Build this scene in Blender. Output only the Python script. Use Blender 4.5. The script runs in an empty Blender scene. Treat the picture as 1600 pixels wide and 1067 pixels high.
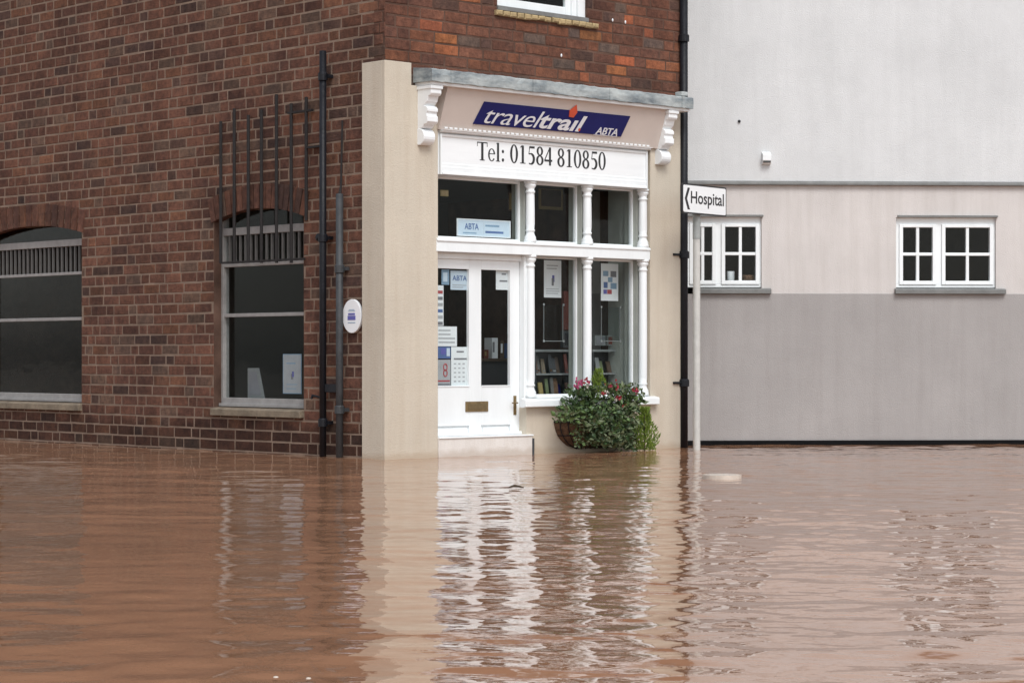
import bpy, math, random
import numpy as np
from mathutils import Vector, Matrix
random.seed(7)
R = math.radians
S = bpy.context.scene
COL = S.collection

# ------------------------------------------------------------------ camera, sky, sun, exposure
FPX, CX, YH, CAMH = 3564.0, 800.0, 555.0, 1.19
cam = bpy.data.cameras.new('camera'); camo = bpy.data.objects.new('camera', cam); COL.objects.link(camo)
cam.sensor_width = 36; cam.lens = FPX / 1600 * 36; cam.shift_y = (YH - 533.5) / 1600
cam.clip_start = 0.1; cam.clip_end = 2000
camo.location = (0, 0, CAMH); camo.rotation_euler = (R(90), 0, 0)
S.camera = camo
SUN_EL, SUN_AZ = R(50), R(162)          # azimuth clockwise from +Y
w = bpy.data.worlds.new('World'); S.world = w; w.use_nodes = True
nt = w.node_tree; bg = nt.nodes['Background']
sky = nt.nodes.new('ShaderNodeTexSky'); sky.sky_type = 'NISHITA'; sky.sun_disc = False
sky.sun_elevation = SUN_EL; sky.sun_rotation = SUN_AZ
sky.air_density = 1.0; sky.dust_density = 1.5; sky.ozone_density = 1.0
hs = nt.nodes.new('ShaderNodeHueSaturation'); hs.inputs['Saturation'].default_value = 0.32
nt.links.new(sky.outputs[0], hs.inputs['Color']); nt.links.new(hs.outputs[0], bg.inputs['Color'])
bg.inputs['Strength'].default_value = 0.125
sl = bpy.data.lights.new('sun', 'SUN'); sl.energy = 1.35; sl.angle = R(25); sl.color = (1, 0.985, 0.965)
so = bpy.data.objects.new('sun', sl); COL.objects.link(so); so.location = (10, -10, 20)
sd = Vector((math.sin(SUN_AZ) * math.cos(SUN_EL), math.cos(SUN_AZ) * math.cos(SUN_EL), math.sin(SUN_EL)))
so.rotation_euler = sd.to_track_quat('Z', 'Y').to_euler()
S.view_settings.view_transform = 'Standard'; S.view_settings.look = 'None'
S.view_settings.gamma = 1; S.view_settings.exposure = 0.60
S.view_settings.use_curve_mapping = False

# ------------------------------------------------------------------ frames: x along the wall, y into it, z up
def mkframe(ox, oy, deg):
    return Matrix.Translation((ox, oy, 0)) @ Matrix.Rotation(R(deg), 4, 'Z')
D0 = 26.0
OX = (602 - CX) / FPX * D0
FA = mkframe(OX, D0, 42.77)              # shop front
FB = mkframe(OX, D0, -47.23)             # side wall (x < 0)
OCX = (1060 - CX) / FPX * 30.2
FC = mkframe(OCX, 30.2, 3.0)             # white building
FW = Matrix.Identity(4)

def P(fr, px, py, yo=0.0):
    """where the line of sight through a photo point meets the plane y = yo of a wall's frame"""
    dx = (px - CX) / FPX
    ca, sa = fr[0][0], fr[1][0]
    ox, oy = fr[0][3], fr[1][3]
    x = (dx * (oy + yo * ca) - ox + yo * sa) / (ca - dx * sa)
    Y = oy + x * sa + yo * ca
    return x, CAMH + (YH - py) * Y / FPX
def PX(fr, px, yo=0.0): return P(fr, px, 0, yo)[0]
def PZ(fr, px, py, yo=0.0): return P(fr, px, py, yo)[1]

# ------------------------------------------------------------------ materials
def mat(name, col, rough=0.6, var=0.12, vscale=6.0, bump=0.0, bscale=40.0, metal=0.0, col2=None, spec=0.5, stretch=None, thr=None):
    m = bpy.data.materials.new(name); m.use_nodes = True
    n = m.node_tree.nodes; l = m.node_tree.links; b = n['Principled BSDF']
    b.inputs['Roughness'].default_value = rough; b.inputs['Metallic'].default_value = metal
    b.inputs['Specular IOR Level'].default_value = spec
    tc = n.new('ShaderNodeTexCoord'); src = tc.outputs['Object']
    if stretch:
        mp = n.new('ShaderNodeMapping'); mp.inputs['Scale'].default_value = stretch
        l.new(src, mp.inputs[0]); src = mp.outputs[0]
    nz = n.new('ShaderNodeTexNoise'); nz.inputs['Scale'].default_value = vscale
    nz.inputs['Detail'].default_value = 8; nz.inputs['Roughness'].default_value = 0.65
    l.new(src, nz.inputs['Vector'])
    rp = n.new('ShaderNodeValToRGB')
    a, c = (thr or (0.3, 0.7))
    rp.color_ramp.elements[0].position = a; rp.color_ramp.elements[1].position = c
    c2 = col2 or tuple(min(1, x * (1 - 2 * var)) for x in col)
    rp.color_ramp.elements[0].color = (*c2, 1)
    rp.color_ramp.elements[1].color = (*col, 1)
    l.new(nz.outputs['Fac'], rp.inputs[0]); l.new(rp.outputs[0], b.inputs['Base Color'])
    if bump:
        nb = n.new('ShaderNodeTexNoise'); nb.inputs['Scale'].default_value = bscale; nb.inputs['Detail'].default_value = 6
        l.new(tc.outputs['Object'], nb.inputs['Vector'])
        bp = n.new('ShaderNodeBump'); bp.inputs['Strength'].default_value = bump; bp.inputs['Distance'].default_value = 0.01
        l.new(nb.outputs['Fac'], bp.inputs['Height']); l.new(bp.outputs[0], b.inputs['Normal'])
    return m

def brick_mat(name, bscale=45):
    m = mat(name, (1, 1, 1), 0.9, bump=0.9, bscale=bscale, spec=0.2)
    n = m.node_tree.nodes; l = m.node_tree.links; b = n['Principled BSDF']
    at = n.new('ShaderNodeAttribute'); at.attribute_name = 'bcol'
    rp = [x for x in n if x.type == 'VALTORGB'][0]
    nz = [x for x in n if x.type == 'TEX_NOISE'][0]; nz.inputs['Scale'].default_value = 13
    rp.color_ramp.elements[0].color = (0.55, 0.55, 0.58, 1); rp.color_ramp.elements[1].color = (1.25, 1.2, 1.15, 1)
    mx = n.new('ShaderNodeMix'); mx.data_type = 'RGBA'; mx.blend_type = 'MULTIPLY'; mx.inputs[0].default_value = 1
    tc = n.new('ShaderNodeTexCoord'); n2 = n.new('ShaderNodeTexNoise'); n2.inputs['Scale'].default_value = 1.1; n2.inputs['Detail'].default_value = 6; n2.inputs['Roughness'].default_value = .7
    r2 = n.new('ShaderNodeValToRGB'); r2.color_ramp.elements[0].position = .38; r2.color_ramp.elements[1].position = .62
    r2.color_ramp.elements[0].color = (.58, .6, .64, 1); r2.color_ramp.elements[1].color = (1.08, 1.05, 1.0, 1)
    l.new(tc.outputs['Object'], n2.inputs[0]); l.new(n2.outputs['Fac'], r2.inputs[0])
    geo = n.new('ShaderNodeNewGeometry'); sp = n.new('ShaderNodeSeparateXYZ'); l.new(geo.outputs['Position'], sp.inputs[0])
    n3 = n.new('ShaderNodeTexNoise'); n3.inputs['Scale'].default_value = 3; n3.inputs['Detail'].default_value = 6; l.new(geo.outputs['Position'], n3.inputs[0])
    ma = n.new('ShaderNodeMath'); ma.operation = 'MULTIPLY_ADD'; ma.inputs[1].default_value = -0.5; l.new(n3.outputs['Fac'], ma.inputs[0]); l.new(sp.outputs['Z'], ma.inputs[2])
    mr = n.new('ShaderNodeMapRange'); mr.inputs['From Min'].default_value = .05; mr.inputs['From Max'].default_value = .22; mr.inputs['To Min'].default_value = .5; mr.inputs['To Max'].default_value = 1; l.new(ma.outputs[0], mr.inputs['Value'])
    md = n.new('ShaderNodeMix'); md.data_type = 'RGBA'; md.blend_type = 'MULTIPLY'; md.inputs[0].default_value = 1; l.new(r2.outputs[0], md.inputs[6]); l.new(mr.outputs[0], md.inputs[7])
    n4 = n.new('ShaderNodeTexNoise'); n4.inputs['Scale'].default_value = 2.3; n4.inputs['Detail'].default_value = 9; n4.inputs['Roughness'].default_value = .75; l.new(geo.outputs['Position'], n4.inputs[0])
    r4 = n.new('ShaderNodeValToRGB'); r4.color_ramp.elements[0].position = .52; r4.color_ramp.elements[1].position = .78; r4.color_ramp.elements[1].color = (.42, .42, .42, 1); l.new(n4.outputs['Fac'], r4.inputs[0])
    mb_ = n.new('ShaderNodeMix'); mb_.data_type = 'RGBA'; l.new(r4.outputs[0], mb_.inputs[0]); l.new(at.outputs['Color'], mb_.inputs[6]); mb_.inputs[7].default_value = (.17, .12, .10, 1)
    m2 = n.new('ShaderNodeMix'); m2.data_type = 'RGBA'; m2.blend_type = 'MULTIPLY'; m2.inputs[0].default_value = 1
    l.new(md.outputs[2], m2.inputs[6]); l.new(mb_.outputs[2], m2.inputs[7]); at = m2
    l.new(m2.outputs[2], mx.inputs[6])
    l.new(rp.outputs[0], mx.inputs[7]); l.new(mx.outputs[2], b.inputs['Base Color'])
    return m

def render_mat(name, col, stain, amount):
    """painted render: fine grain, broad patches, rain streaks and a splashed tide mark"""
    m = mat(name, col, 0.85, var=0.075, vscale=0.9, bump=0.5, bscale=70, spec=0.25)
    n = m.node_tree.nodes; l = m.node_tree.links; b = n['Principled BSDF']
    old = b.inputs['Base Color'].links[0].from_socket
    tc = n.new('ShaderNodeTexCoord')
    mp = n.new('ShaderNodeMapping'); mp.inputs['Scale'].default_value = (7, 7, 0.5)
    nz = n.new('ShaderNodeTexNoise'); nz.inputs['Scale'].default_value = 1; nz.inputs['Detail'].default_value = 7; nz.inputs['Roughness'].default_value = 0.7
    rp = n.new('ShaderNodeValToRGB'); rp.color_ramp.elements[0].position = 0.44; rp.color_ramp.elements[1].position = 0.80
    rp.color_ramp.elements[1].color = (amount, amount, amount, 1)
    l.new(tc.outputs['Object'], mp.inputs[0]); l.new(mp.outputs[0], nz.inputs[0]); l.new(nz.outputs['Fac'], rp.inputs[0])
    # tide mark left by the flood, ragged upper edge
    geo = n.new('ShaderNodeNewGeometry'); sp = n.new('ShaderNodeSeparateXYZ'); l.new(geo.outputs['Position'], sp.inputs[0])
    n2 = n.new('ShaderNodeTexNoise'); n2.inputs['Scale'].default_value = 5; n2.inputs['Detail'].default_value = 5
    l.new(geo.outputs['Position'], n2.inputs[0])
    ma = n.new('ShaderNodeMath'); ma.operation = 'MULTIPLY_ADD'; ma.inputs[1].default_value = -0.16; l.new(n2.outputs['Fac'], ma.inputs[0]); l.new(sp.outputs['Z'], ma.inputs[2])
    mr = n.new('ShaderNodeMapRange'); mr.inputs['From Min'].default_value = -0.05; mr.inputs['From Max'].default_value = 0.03
    mr.inputs['To Min'].default_value = 0.8; mr.inputs['To Max'].default_value = 0; l.new(ma.outputs[0], mr.inputs['Value'])
    mm = n.new('ShaderNodeMath'); mm.operation = 'MAXIMUM'; l.new(rp.outputs[0], mm.inputs[0]); l.new(mr.outputs[0], mm.inputs[1])
    mx = n.new('ShaderNodeMix'); mx.data_type = 'RGBA'
    l.new(mm.outputs[0], mx.inputs[0]); l.new(old, mx.inputs[6]); mx.inputs[7].default_value = (*stain, 1)
    l.new(mx.outputs[2], b.inputs['Base Color'])
    return m

M = {}
M['brick'] = brick_mat('brick')
M['mortar_pale'] = mat('mortar_pale', (0.29, 0.215, 0.165), 0.95, 0.22, 3, 0.8, 60, spec=0.1)
M['mortar_dark'] = mat('mortar_dark', (0.15, 0.09, 0.068), 0.95, 0.3, 2.5, 0.8, 60, spec=0.1)
M['cream'] = render_mat('cream_render', (0.60, 0.54, 0.445), (0.44, 0.36, 0.27), 0.5)
M['white'] = mat('white_paint', (0.84, 0.87, 0.88), 0.4, 0.045, 3, 0.12, 25)
M['whitewood'] = mat('white_gloss_wood', (0.84, 0.88, 0.89), 0.32, 0.05, 4, 0.15, 18, stretch=(1, 1, .15))
M['signwhite'] = mat('sign_white_paint', (0.84, 0.87, 0.88), 0.45, 0.04, 2, 0.1, 12, stretch=(.3, 1, 3))
M['fascia'] = mat('fascia_paint', (0.60, 0.525, 0.475), 0.55, 0.05, 2, 0.1, 20)
M['lead'] = mat('weathered_lead', (0.44, 0.48, 0.475), 0.6, 0.2, 2.2, 0.8, 22, metal=0.0, col2=(0.13, 0.16, 0.18), thr=(0.34, 0.62), stretch=(1, 1, 3))
M['navy'] = mat('navy_plastic', (0.013, 0.016, 0.11), 0.4, 0.08, 4, spec=0.2)
M['letter'] = mat('white_lettering', (0.72, 0.72, 0.74), 0.45, 0.05)
M['black'] = mat('black_paint', (0.02, 0.02, 0.022), 0.5, 0.1)
M['red'] = mat('red_lettering', (0.62, 0.09, 0.04), 0.45, 0.1)
M['iron'] = mat('black_iron', (0.010, 0.011, 0.016), 0.5, 0.3, 12, 0.4, 40, spec=0.3)
M['iron_grey'] = mat('grey_painted_pipe', (0.05, 0.055, 0.06), 0.6, 0.25, 7, 0.4, 40)
M['dull_iron'] = mat('rusted_thin_rod', (0.018, 0.015, 0.015), 0.8, 0.3, 20)
M['oldwhite'] = mat('weathered_grey_paint', (0.33, 0.32, 0.31), 0.6, 0.15, 8, 0.3, 40)
M['dimgrey'] = mat('dim_grey_paint', (0.13, 0.125, 0.12), 0.7, 0.15, 8)
M['stone'] = mat('stone_sill', (0.26, 0.21, 0.15), 0.9, 0.25, 6, 0.8, 30)
M['yellow'] = mat('buff_brick', (0.50, 0.38, 0.20), 0.9, 0.25, 7, 0.8, 40)
M['brass'] = mat('old_brass', (0.30, 0.21, 0.10), 0.4, 0.25, 25, metal=0.6)
M['brassdark'] = mat('dark_brass_flap', (0.22, 0.16, 0.08), 0.45, 0.2, 25, metal=0.5)  # letterbox flap, a darker brass than its plate
M['rwhite'] = render_mat('white_render', (0.67, 0.685, 0.69), (0.50, 0.51, 0.51), 0.4)
M['steppaint'] = render_mat('step_masonry_paint', (0.74, 0.71, 0.67), (0.50, 0.44, 0.38), 0.5)
M['rband'] = render_mat('band_render', (0.63, 0.60, 0.58), (0.42, 0.39, 0.36), 0.5)
M['rlilac'] = render_mat('lilac_grey_render', (0.375, 0.358, 0.35), (0.28, 0.26, 0.25), 0.5)
M['slate'] = mat('grey_sill_paint', (0.20, 0.205, 0.20), 0.7, 0.15, 6, 0.3)
M['tar'] = mat('black_tar_plinth', (0.006, 0.006, 0.007), 0.7, 0.2, 10, 0.5, spec=0.1)
M['postwhite'] = mat('pale_galvanised_post', (0.56, 0.56, 0.53), 0.5, 0.1, 10, 0.1)
M['postgrey'] = mat('grey_post_cap', (0.33, 0.35, 0.34), 0.5, 0.12, 10)
M['coir'] = mat('brown_coir_liner', (0.17, 0.095, 0.055), 0.95, 0.35, 18, 1.0, 60)
M['leaf1'] = mat('leaf_mid', (0.105, 0.180, 0.050), 0.55, 0.25, 20)
M['leaf2'] = mat('leaf_dark', (0.045, 0.090, 0.030), 0.5, 0.25, 20)
M['leaf3'] = mat('leaf_grey', (0.15, 0.185, 0.095), 0.6, 0.2, 20)
M['lime'] = mat('leaf_golden', (0.21, 0.31, 0.035), 0.6, 0.25, 25)
M['lime2'] = mat('leaf_lime_deep', (0.12, 0.20, 0.025), 0.6, 0.25, 25)
M['stem'] = mat('brown_stem', (0.07, 0.05, 0.03), 0.8)
M['pink'] = mat('petal_pink', (0.55, 0.07, 0.21), 0.5, 0.2, 30)
M['crimson'] = mat('petal_crimson', (0.42, 0.035, 0.05), 0.5, 0.2, 30)
M['coral'] = mat('petal_coral', (0.52, 0.12, 0.10), 0.5, 0.2, 30)
M['petalwhite'] = mat('petal_white', (0.62, 0.58, 0.52), 0.5, 0.1, 30)
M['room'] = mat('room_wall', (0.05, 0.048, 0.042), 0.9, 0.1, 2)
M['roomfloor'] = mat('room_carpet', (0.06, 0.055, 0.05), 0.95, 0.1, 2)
M['panel'] = mat('sage_panel', (0.36, 0.38, 0.345), 0.7, 0.08, 3)
M['paper'] = mat('paper', (0.84, 0.86, 0.88), 0.7, 0.03, 4)
M['paperblue'] = mat('pale_blue_print', (0.60, 0.70, 0.80), 0.6, 0.05, 6)
M['inkblue'] = mat('blue_ink', (0.10, 0.17, 0.38), 0.6, 0.1, 6)
M['inkpale'] = mat('pale_blue_ink', (0.25, 0.38, 0.52), 0.6, 0.1, 6)
M['inkgrey'] = mat('grey_ink', (0.22, 0.22, 0.24), 0.7, 0.1, 6)
M['inklight'] = mat('light_grey_ink', (0.45, 0.46, 0.48), 0.7, 0.1, 6)
M['inkred'] = mat('red_ink', (0.45, 0.08, 0.09), 0.7, 0.1, 6)
M['violet'] = mat('violet_ink', (0.13, 0.13, 0.42), 0.6, 0.1, 6)
M['wood'] = mat('dark_counter_wood', (0.085, 0.055, 0.035), 0.5, 0.2, 8)
M['redbrown'] = mat('red_brown_binder', (0.16, 0.035, 0.022), 0.6, 0.1, 8)
M['steel'] = mat('steel_stud', (0.55, 0.56, 0.57), 0.3, 0.05, metal=0.8)
M['charcoal'] = mat('charcoal_plastic', (0.04, 0.045, 0.05), 0.45, 0.1)
M['shelf'] = mat('shelf_edge', (0.22, 0.23, 0.23), 0.4, 0.1)
M['ochre'] = mat('ochre_card', (0.30, 0.23, 0.09), 0.7, 0.1, 6)
M['driftwood'] = mat('pale_wet_board', (0.66, 0.58, 0.50), 0.35, 0.15, 8)
M['roofslate'] = mat('roof_slate', (0.09, 0.09, 0.10), 0.8, 0.25, 5, 0.5)
M['mud'] = mat('flooded_road', (0.10, 0.08, 0.065), 0.9, 0.2, 2)

def glass_mat(name, tint, extra=0.0):
    m = bpy.data.materials.new(name); m.use_nodes = True
    n = m.node_tree.nodes; l = m.node_tree.links; n.remove(n['Principled BSDF'])
    out = n['Material Output']
    tr = n.new('ShaderNodeBsdfTransparent'); tr.inputs[0].default_value = (*tint, 1)
    gl = n.new('ShaderNodeBsdfGlossy'); gl.inputs['Roughness'].default_value = 0.015
    lw = n.new('ShaderNodeLayerWeight'); lw.inputs['Blend'].default_value = 0.5
    pw = n.new('ShaderNodeMath'); pw.operation = 'POWER'; pw.inputs[1].default_value = 5; l.new(lw.outputs['Facing'], pw.inputs[0])
    fr = n.new('ShaderNodeMath'); fr.operation = 'MULTIPLY_ADD'; fr.inputs[1].default_value = 0.9; fr.inputs[2].default_value = 0.010; l.new(pw.outputs[0], fr.inputs[0])
    tc = n.new('ShaderNodeTexCoord'); nz = n.new('ShaderNodeTexNoise'); nz.inputs['Scale'].default_value = 1.6
    bp = n.new('ShaderNodeBump'); bp.inputs['Strength'].default_value = 0.06; bp.inputs['Distance'].default_value = 0.05
    l.new(tc.outputs['Object'], nz.inputs[0]); l.new(nz.outputs['Fac'], bp.inputs['Height'])
    l.new(bp.outputs[0], gl.inputs['Normal'])
    mx = n.new('ShaderNodeMixShader'); l.new(fr.outputs[0], mx.inputs[0]); l.new(tr.outputs[0], mx.inputs[1]); l.new(gl.outputs[0], mx.inputs[2])
    l.new(mx.outputs[0], out.inputs[0])
    return m
M['glass'] = glass_mat('window_glass', (0.93, 0.95, 0.95))
M['acrylic'] = glass_mat('clear_acrylic', (0.8, 0.83, 0.83))

# ------------------------------------------------------------------ mesh builder
class MB:
    def __init__(s): s.v = []; s.f = []; s.mi = []; s.c = []; s.cur = 0; s.col = (1, 1, 1)
    def add(s, vs, fs):
        o = len(s.v); s.v += [tuple(q) for q in vs]
        for f in fs: s.f.append([i + o for i in f]); s.mi.append(s.cur); s.c.append(s.col)
    def box(s, x0, x1, y0, y1, z0, z1):
        if x1 < x0: x0, x1 = x1, x0
        if y1 < y0: y0, y1 = y1, y0
        if z1 < z0: z0, z1 = z1, z0
        s.add([(x0,y0,z0),(x1,y0,z0),(x1,y1,z0),(x0,y1,z0),(x0,y0,z1),(x1,y0,z1),(x1,y1,z1),(x0,y1,z1)],
              [(0,1,5,4),(1,2,6,5),(2,3,7,6),(3,0,4,7),(4,5,6,7),(3,2,1,0)])
        return s
    def brick(s, x0, x1, z0, z1, y, e=0.007, back=0.03):
        j = lambda: random.uniform(-.0035, .0035)
        a = [(x0+j(), z0+j()), (x1+j(), z0+j()), (x1+j(), z1+j()), (x0+j(), z1+j())]
        sx = [e, -e, -e, e]; sz = [e, e, -e, -e]
        V = [(p[0], y+back, p[1]) for p in a] + [(p[0], y+e*.8, p[1]) for p in a] + [(p[0]+sx[i], y, p[1]+sz[i]) for i, p in enumerate(a)]
        F = [(8,9,10,11)]
        for i in range(4):
            k = (i+1) % 4
            F.append((4+i, 4+k, 8+k, 8+i)); F.append((i, k, 4+k, 4+i))
        s.add(V, F)
    def poly(s, pts, y0, y1):
        """flat outline in x,z (counter-clockwise from the front) with thickness y0 (front) .. y1"""
        n = len(pts)
        V = [(x, y0, z) for x, z in pts] + [(x, y1, z) for x, z in pts]
        s.add(V, [tuple(range(n)), tuple(range(2*n-1, n-1, -1))] + [(i, i+n, (i+1) % n + n, (i+1) % n) for i in range(n)])
        return s
    def prof(s, pts, x0, x1):
        """outline in y,z extruded along x"""
        n = len(pts)
        V = [(x0, y, z) for y, z in pts] + [(x1, y, z) for y, z in pts]
        s.add(V, [tuple(range(n-1, -1, -1)), tuple(range(n, 2*n))] + [(i, (i+1) % n, (i+1) % n + n, i+n) for i in range(n)])
        return s
    def lathe(s, cx, cy, pr, n=20):
        V = []; F = []
        for r, z in pr:
            for k in range(n):
                a = 2*math.pi*k/n; V.append((cx + r*math.cos(a), cy + r*math.sin(a), z))
        for i in range(len(pr)-1):
            for k in range(n):
                F.append((i*n+k, i*n+(k+1) % n, (i+1)*n+(k+1) % n, (i+1)*n+k))
        F.append(tuple(range(n-1, -1, -1))); F.append(tuple((len(pr)-1)*n+k for k in range(n)))
        s.add(V, F); return s
    def tube(s, path, r, n=10):
        pts = [Vector(p) for p in path]; V = []; F = []
        for i, p in enumerate(pts):
            d = (pts[min(i+1, len(pts)-1)] - pts[max(i-1, 0)]).normalized()
            up = Vector((0, 0, 1)) if abs(d.z) < .9 else Vector((1, 0, 0))
            a = d.cross(up).normalized(); b = d.cross(a).normalized()
            rr = r[i] if isinstance(r, (list, tuple)) else r
            for k in range(n):
                t = 2*math.pi*k/n; V.append(p + a*math.cos(t)*rr + b*math.sin(t)*rr)
        for i in range(len(pts)-1):
            for k in range(n): F.append((i*n+k, i*n+(k+1) % n, (i+1)*n+(k+1) % n, (i+1)*n+k))
        F.append(tuple(range(n-1, -1, -1))); F.append(tuple((len(pts)-1)*n+k for k in range(n)))
        s.add(V, F); return s
    def build(s, name, mats, parent=None, fr=FW, smooth=False, bevel=0.0):
        if not isinstance(mats, (list, tuple)): mats = [mats]
        ws = [fr @ Vector(q) for q in s.v]
        if parent is None:
            xs = [q.x for q in ws]; ys = [q.y for q in ws]; zs = [q.z for q in ws]
            base = Vector(((min(xs)+max(xs))/2, (min(ys)+max(ys))/2, min(zs)))
            rot = fr.to_3x3().to_4x4(); mw = Matrix.Translation(base) @ rot
        else:
            mw = parent['_m'] if False else MW[parent.name]
        inv = mw.inverted()
        me = bpy.data.meshes.new(name); me.from_pydata([inv @ q for q in ws], [], s.f); 
        for m in mats: me.materials.append(M[m] if isinstance(m, str) else m)
        me.polygons.foreach_set('material_index', s.mi)
        if smooth: me.polygons.foreach_set('use_smooth', [True]*len(s.f))
        if any(c != (1, 1, 1) for c in s.c):
            at = me.attributes.new('bcol', 'FLOAT_COLOR', 'CORNER'); arr = []
            for f, c in zip(s.f, s.c): arr += [*c, 1.0]*len(f)
            at.data.foreach_set('color', arr)
        me.update()
        o = bpy.data.objects.new(name, me); COL.objects.link(o)
        if parent is None: o.matrix_world = mw
        else: o.parent = parent
        MW[o.name] = mw
        if bevel:
            bm = o.modifiers.new('bevel', 'BEVEL'); bm.width = bevel; bm.segments = 2; bm.limit_method = 'ANGLE'; bm.harden_normals = False
        return o
MW = {}
def thing(name, label, cat, fr, x, y, z, group=None):
    o = bpy.data.objects.new(name, None); COL.objects.link(o); o.empty_display_size = 0.2
    mw = fr @ Matrix.Translation((x, y, z)); o.matrix_world = mw; MW[o.name] = mw
    return tag(o, label, cat, group)
def tag(o, label, cat, group=None):
    o['label'] = label; o['category'] = cat
    if group: o['group'] = group
    return o
def struct(o): o['kind'] = 'structure'; return o

def text_pts(body, shear=0.0, offset=0.0, extrude=0.0, spacing=1.0):
    cu = bpy.data.curves.new('tmp', 'FONT'); cu.body = body; cu.shear = shear; cu.offset = offset; cu.extrude = extrude
    cu.space_character = spacing; cu.resolution_u = 5
    o = bpy.data.objects.new('tmp', cu); COL.objects.link(o)
    bpy.context.view_layer.update()
    dg = bpy.context.evaluated_depsgraph_get()
    me = bpy.data.meshes.new_from_object(o.evaluated_get(dg))
    V = [tuple(v.co) for v in me.vertices]; F = [tuple(p.vertices) for p in me.polygons]
    bpy.data.objects.remove(o); bpy.data.curves.remove(cu); bpy.data.meshes.remove(me)
    return V, F
def add_text(mb, body, x0, x1, z0, z1, yf, th=0.003, mapf=None, **kw):
    """lettering fitted to a box; yf is its front face"""
    V, F = text_pts(body, extrude=0.5, **kw)
    ax, bx = min(v[0] for v in V), max(v[0] for v in V); az, bz = min(v[1] for v in V), max(v[1] for v in V)
    out = []
    for v in V:
        x = x0 + (v[0]-ax)/(bx-ax)*(x1-x0); z = z0 + (v[1]-az)/(bz-az)*(z1-z0); y = yf + th*(0.5 - v[2])
        out.append(mapf(x, y, z) if mapf else (x, y, z))
    mb.add(out, F)

# ------------------------------------------------------------------ brick laying
def pick(pal):
    t = random.random(); a = 0
    for wgt, c in pal:
        a += wgt
        if t < a: break
    k = random.uniform(.82, 1.18); q = random.uniform(-.012, .012)
    return (max(.01, c[0]*k+q), max(.01, c[1]*k+q*.5), max(.01, c[2]*k+q*.4))
PAL_SIDE = [(.50, (.158, .077, .054)), (.24, (.136, .067, .049)), (.08, (.092, .055, .045)), (.10, (.185, .090, .057)), (.08, (.14, .090, .068))]
PAL_FRONT = [(.46, (.175, .080, .054)), (.22, (.150, .072, .052)), (.08, (.115, .068, .055)), (.16, (.215, .092, .056)), (.02, (.32, .13, .07)), (.06, (.14, .10, .083))]
RH = 0.131; MJ = 0.019
def lay(mb, x0, x1, z0, z1, holes, pal, patchy=None):
    row = 0; z = z0
    while z < z1 - .03:
        zt = min(z + RH, z1) - MJ
        x = x0 - (0 if row % 2 else .19) - random.uniform(0, .03); k = row % 2 + (row//2) % 2
        while x < x1:
            L = (.37 if (k % 2 == 0 or random.random() < .35) else .185) * random.uniform(.94, 1.06); k += 1
            a, b = max(x, x0), min(x + L, x1) - (MJ if x + L < x1 else 0)
            if b - a > .03:
                segs = [(a, b)]
                for hx0, hx1, hz0, hz1 in holes:
                    if zt > hz0 + .02 and z < hz1 - .02:
                        ns = []
                        for p, q in segs:
                            if q <= hx0 or p >= hx1: ns.append((p, q)); continue
                            if p < hx0: ns.append((p, hx0))
                            if q > hx1: ns.append((hx1, q))
                        segs = ns
                c = pick(pal)
                if patchy: c = patchy(a, z, c)
                for p, q in segs:
                    if q - p > .03:
                        mb.col = c; mb.brick(p, q, z, zt, -0.0045 + random.uniform(-.002, .002))
            x += L
        z += RH; row += 1
def holed(mb, x0, x1, z0, z1, holes, y0, y1):
    xs = sorted({x0, x1, *[h[0] for h in holes], *[h[1] for h in holes]})
    for a, b in zip(xs, xs[1:]):
        hs_ = sorted([(h[2], h[3]) for h in holes if h[0] <= a + 1e-6 and h[1] >= b - 1e-6]); z = z0
        for p, q in hs_:
            if p > z: mb.box(a, b, y0, y1, z, p)
            z = q
        if z < z1: mb.box(a, b, y0, y1, z, z1)

# ================================================================== CORNER SHOP BUILDING
bld = thing('corner_building', 'red brick corner building with cream rendered shopfront and grey ledge, standing in brown floodwater', 'building', FA, 0, 0, 0)
ZT = 7.2; ZB = -0.5
XR = PX(FA, 1064, 0)                          # right end of the front
# openings
WX0, WX1 = PX(FB, 334, 0), PX(FB, 475, 0)
WZ0 = PZ(FB, 475, 640); WZ1 = PZ(FB, 400, 326)
W2X0, W2X1 = PX(FB, -30, 0), PX(FB, 128, 0)
sideholes = [(WX0, WX1, WZ0, WZ1), (W2X0, W2X1, WZ0, WZ1)]
UX0, UX1 = PX(FA, 777), PX(FA, 918); UZ0 = PZ(FA, 915, 29)
fronthole = [(UX0, UX1, UZ0, 6.75)]
mb = MB(); lay(mb, -11, -0.002, ZB, ZT, sideholes, PAL_SIDE)
def orange(x, z, c):
    g = math.exp(-((x-.9)/.5)**2 - ((z-5.0)/.25)**2) + .7*math.exp(-((x-3.6)/.7)**2-((z-5.0)/.5)**2)
    if random.random() < g*.45: return (.34*random.uniform(.8,1.1), .125*random.uniform(.85,1.15), .06)
    return c
mbf = MB(); lay(mbf, 0.0, XR, 4.30, ZT, fronthole, PAL_FRONT, orange)
mbf.build('brickwork', ['brick'], bld, FA); 
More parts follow.
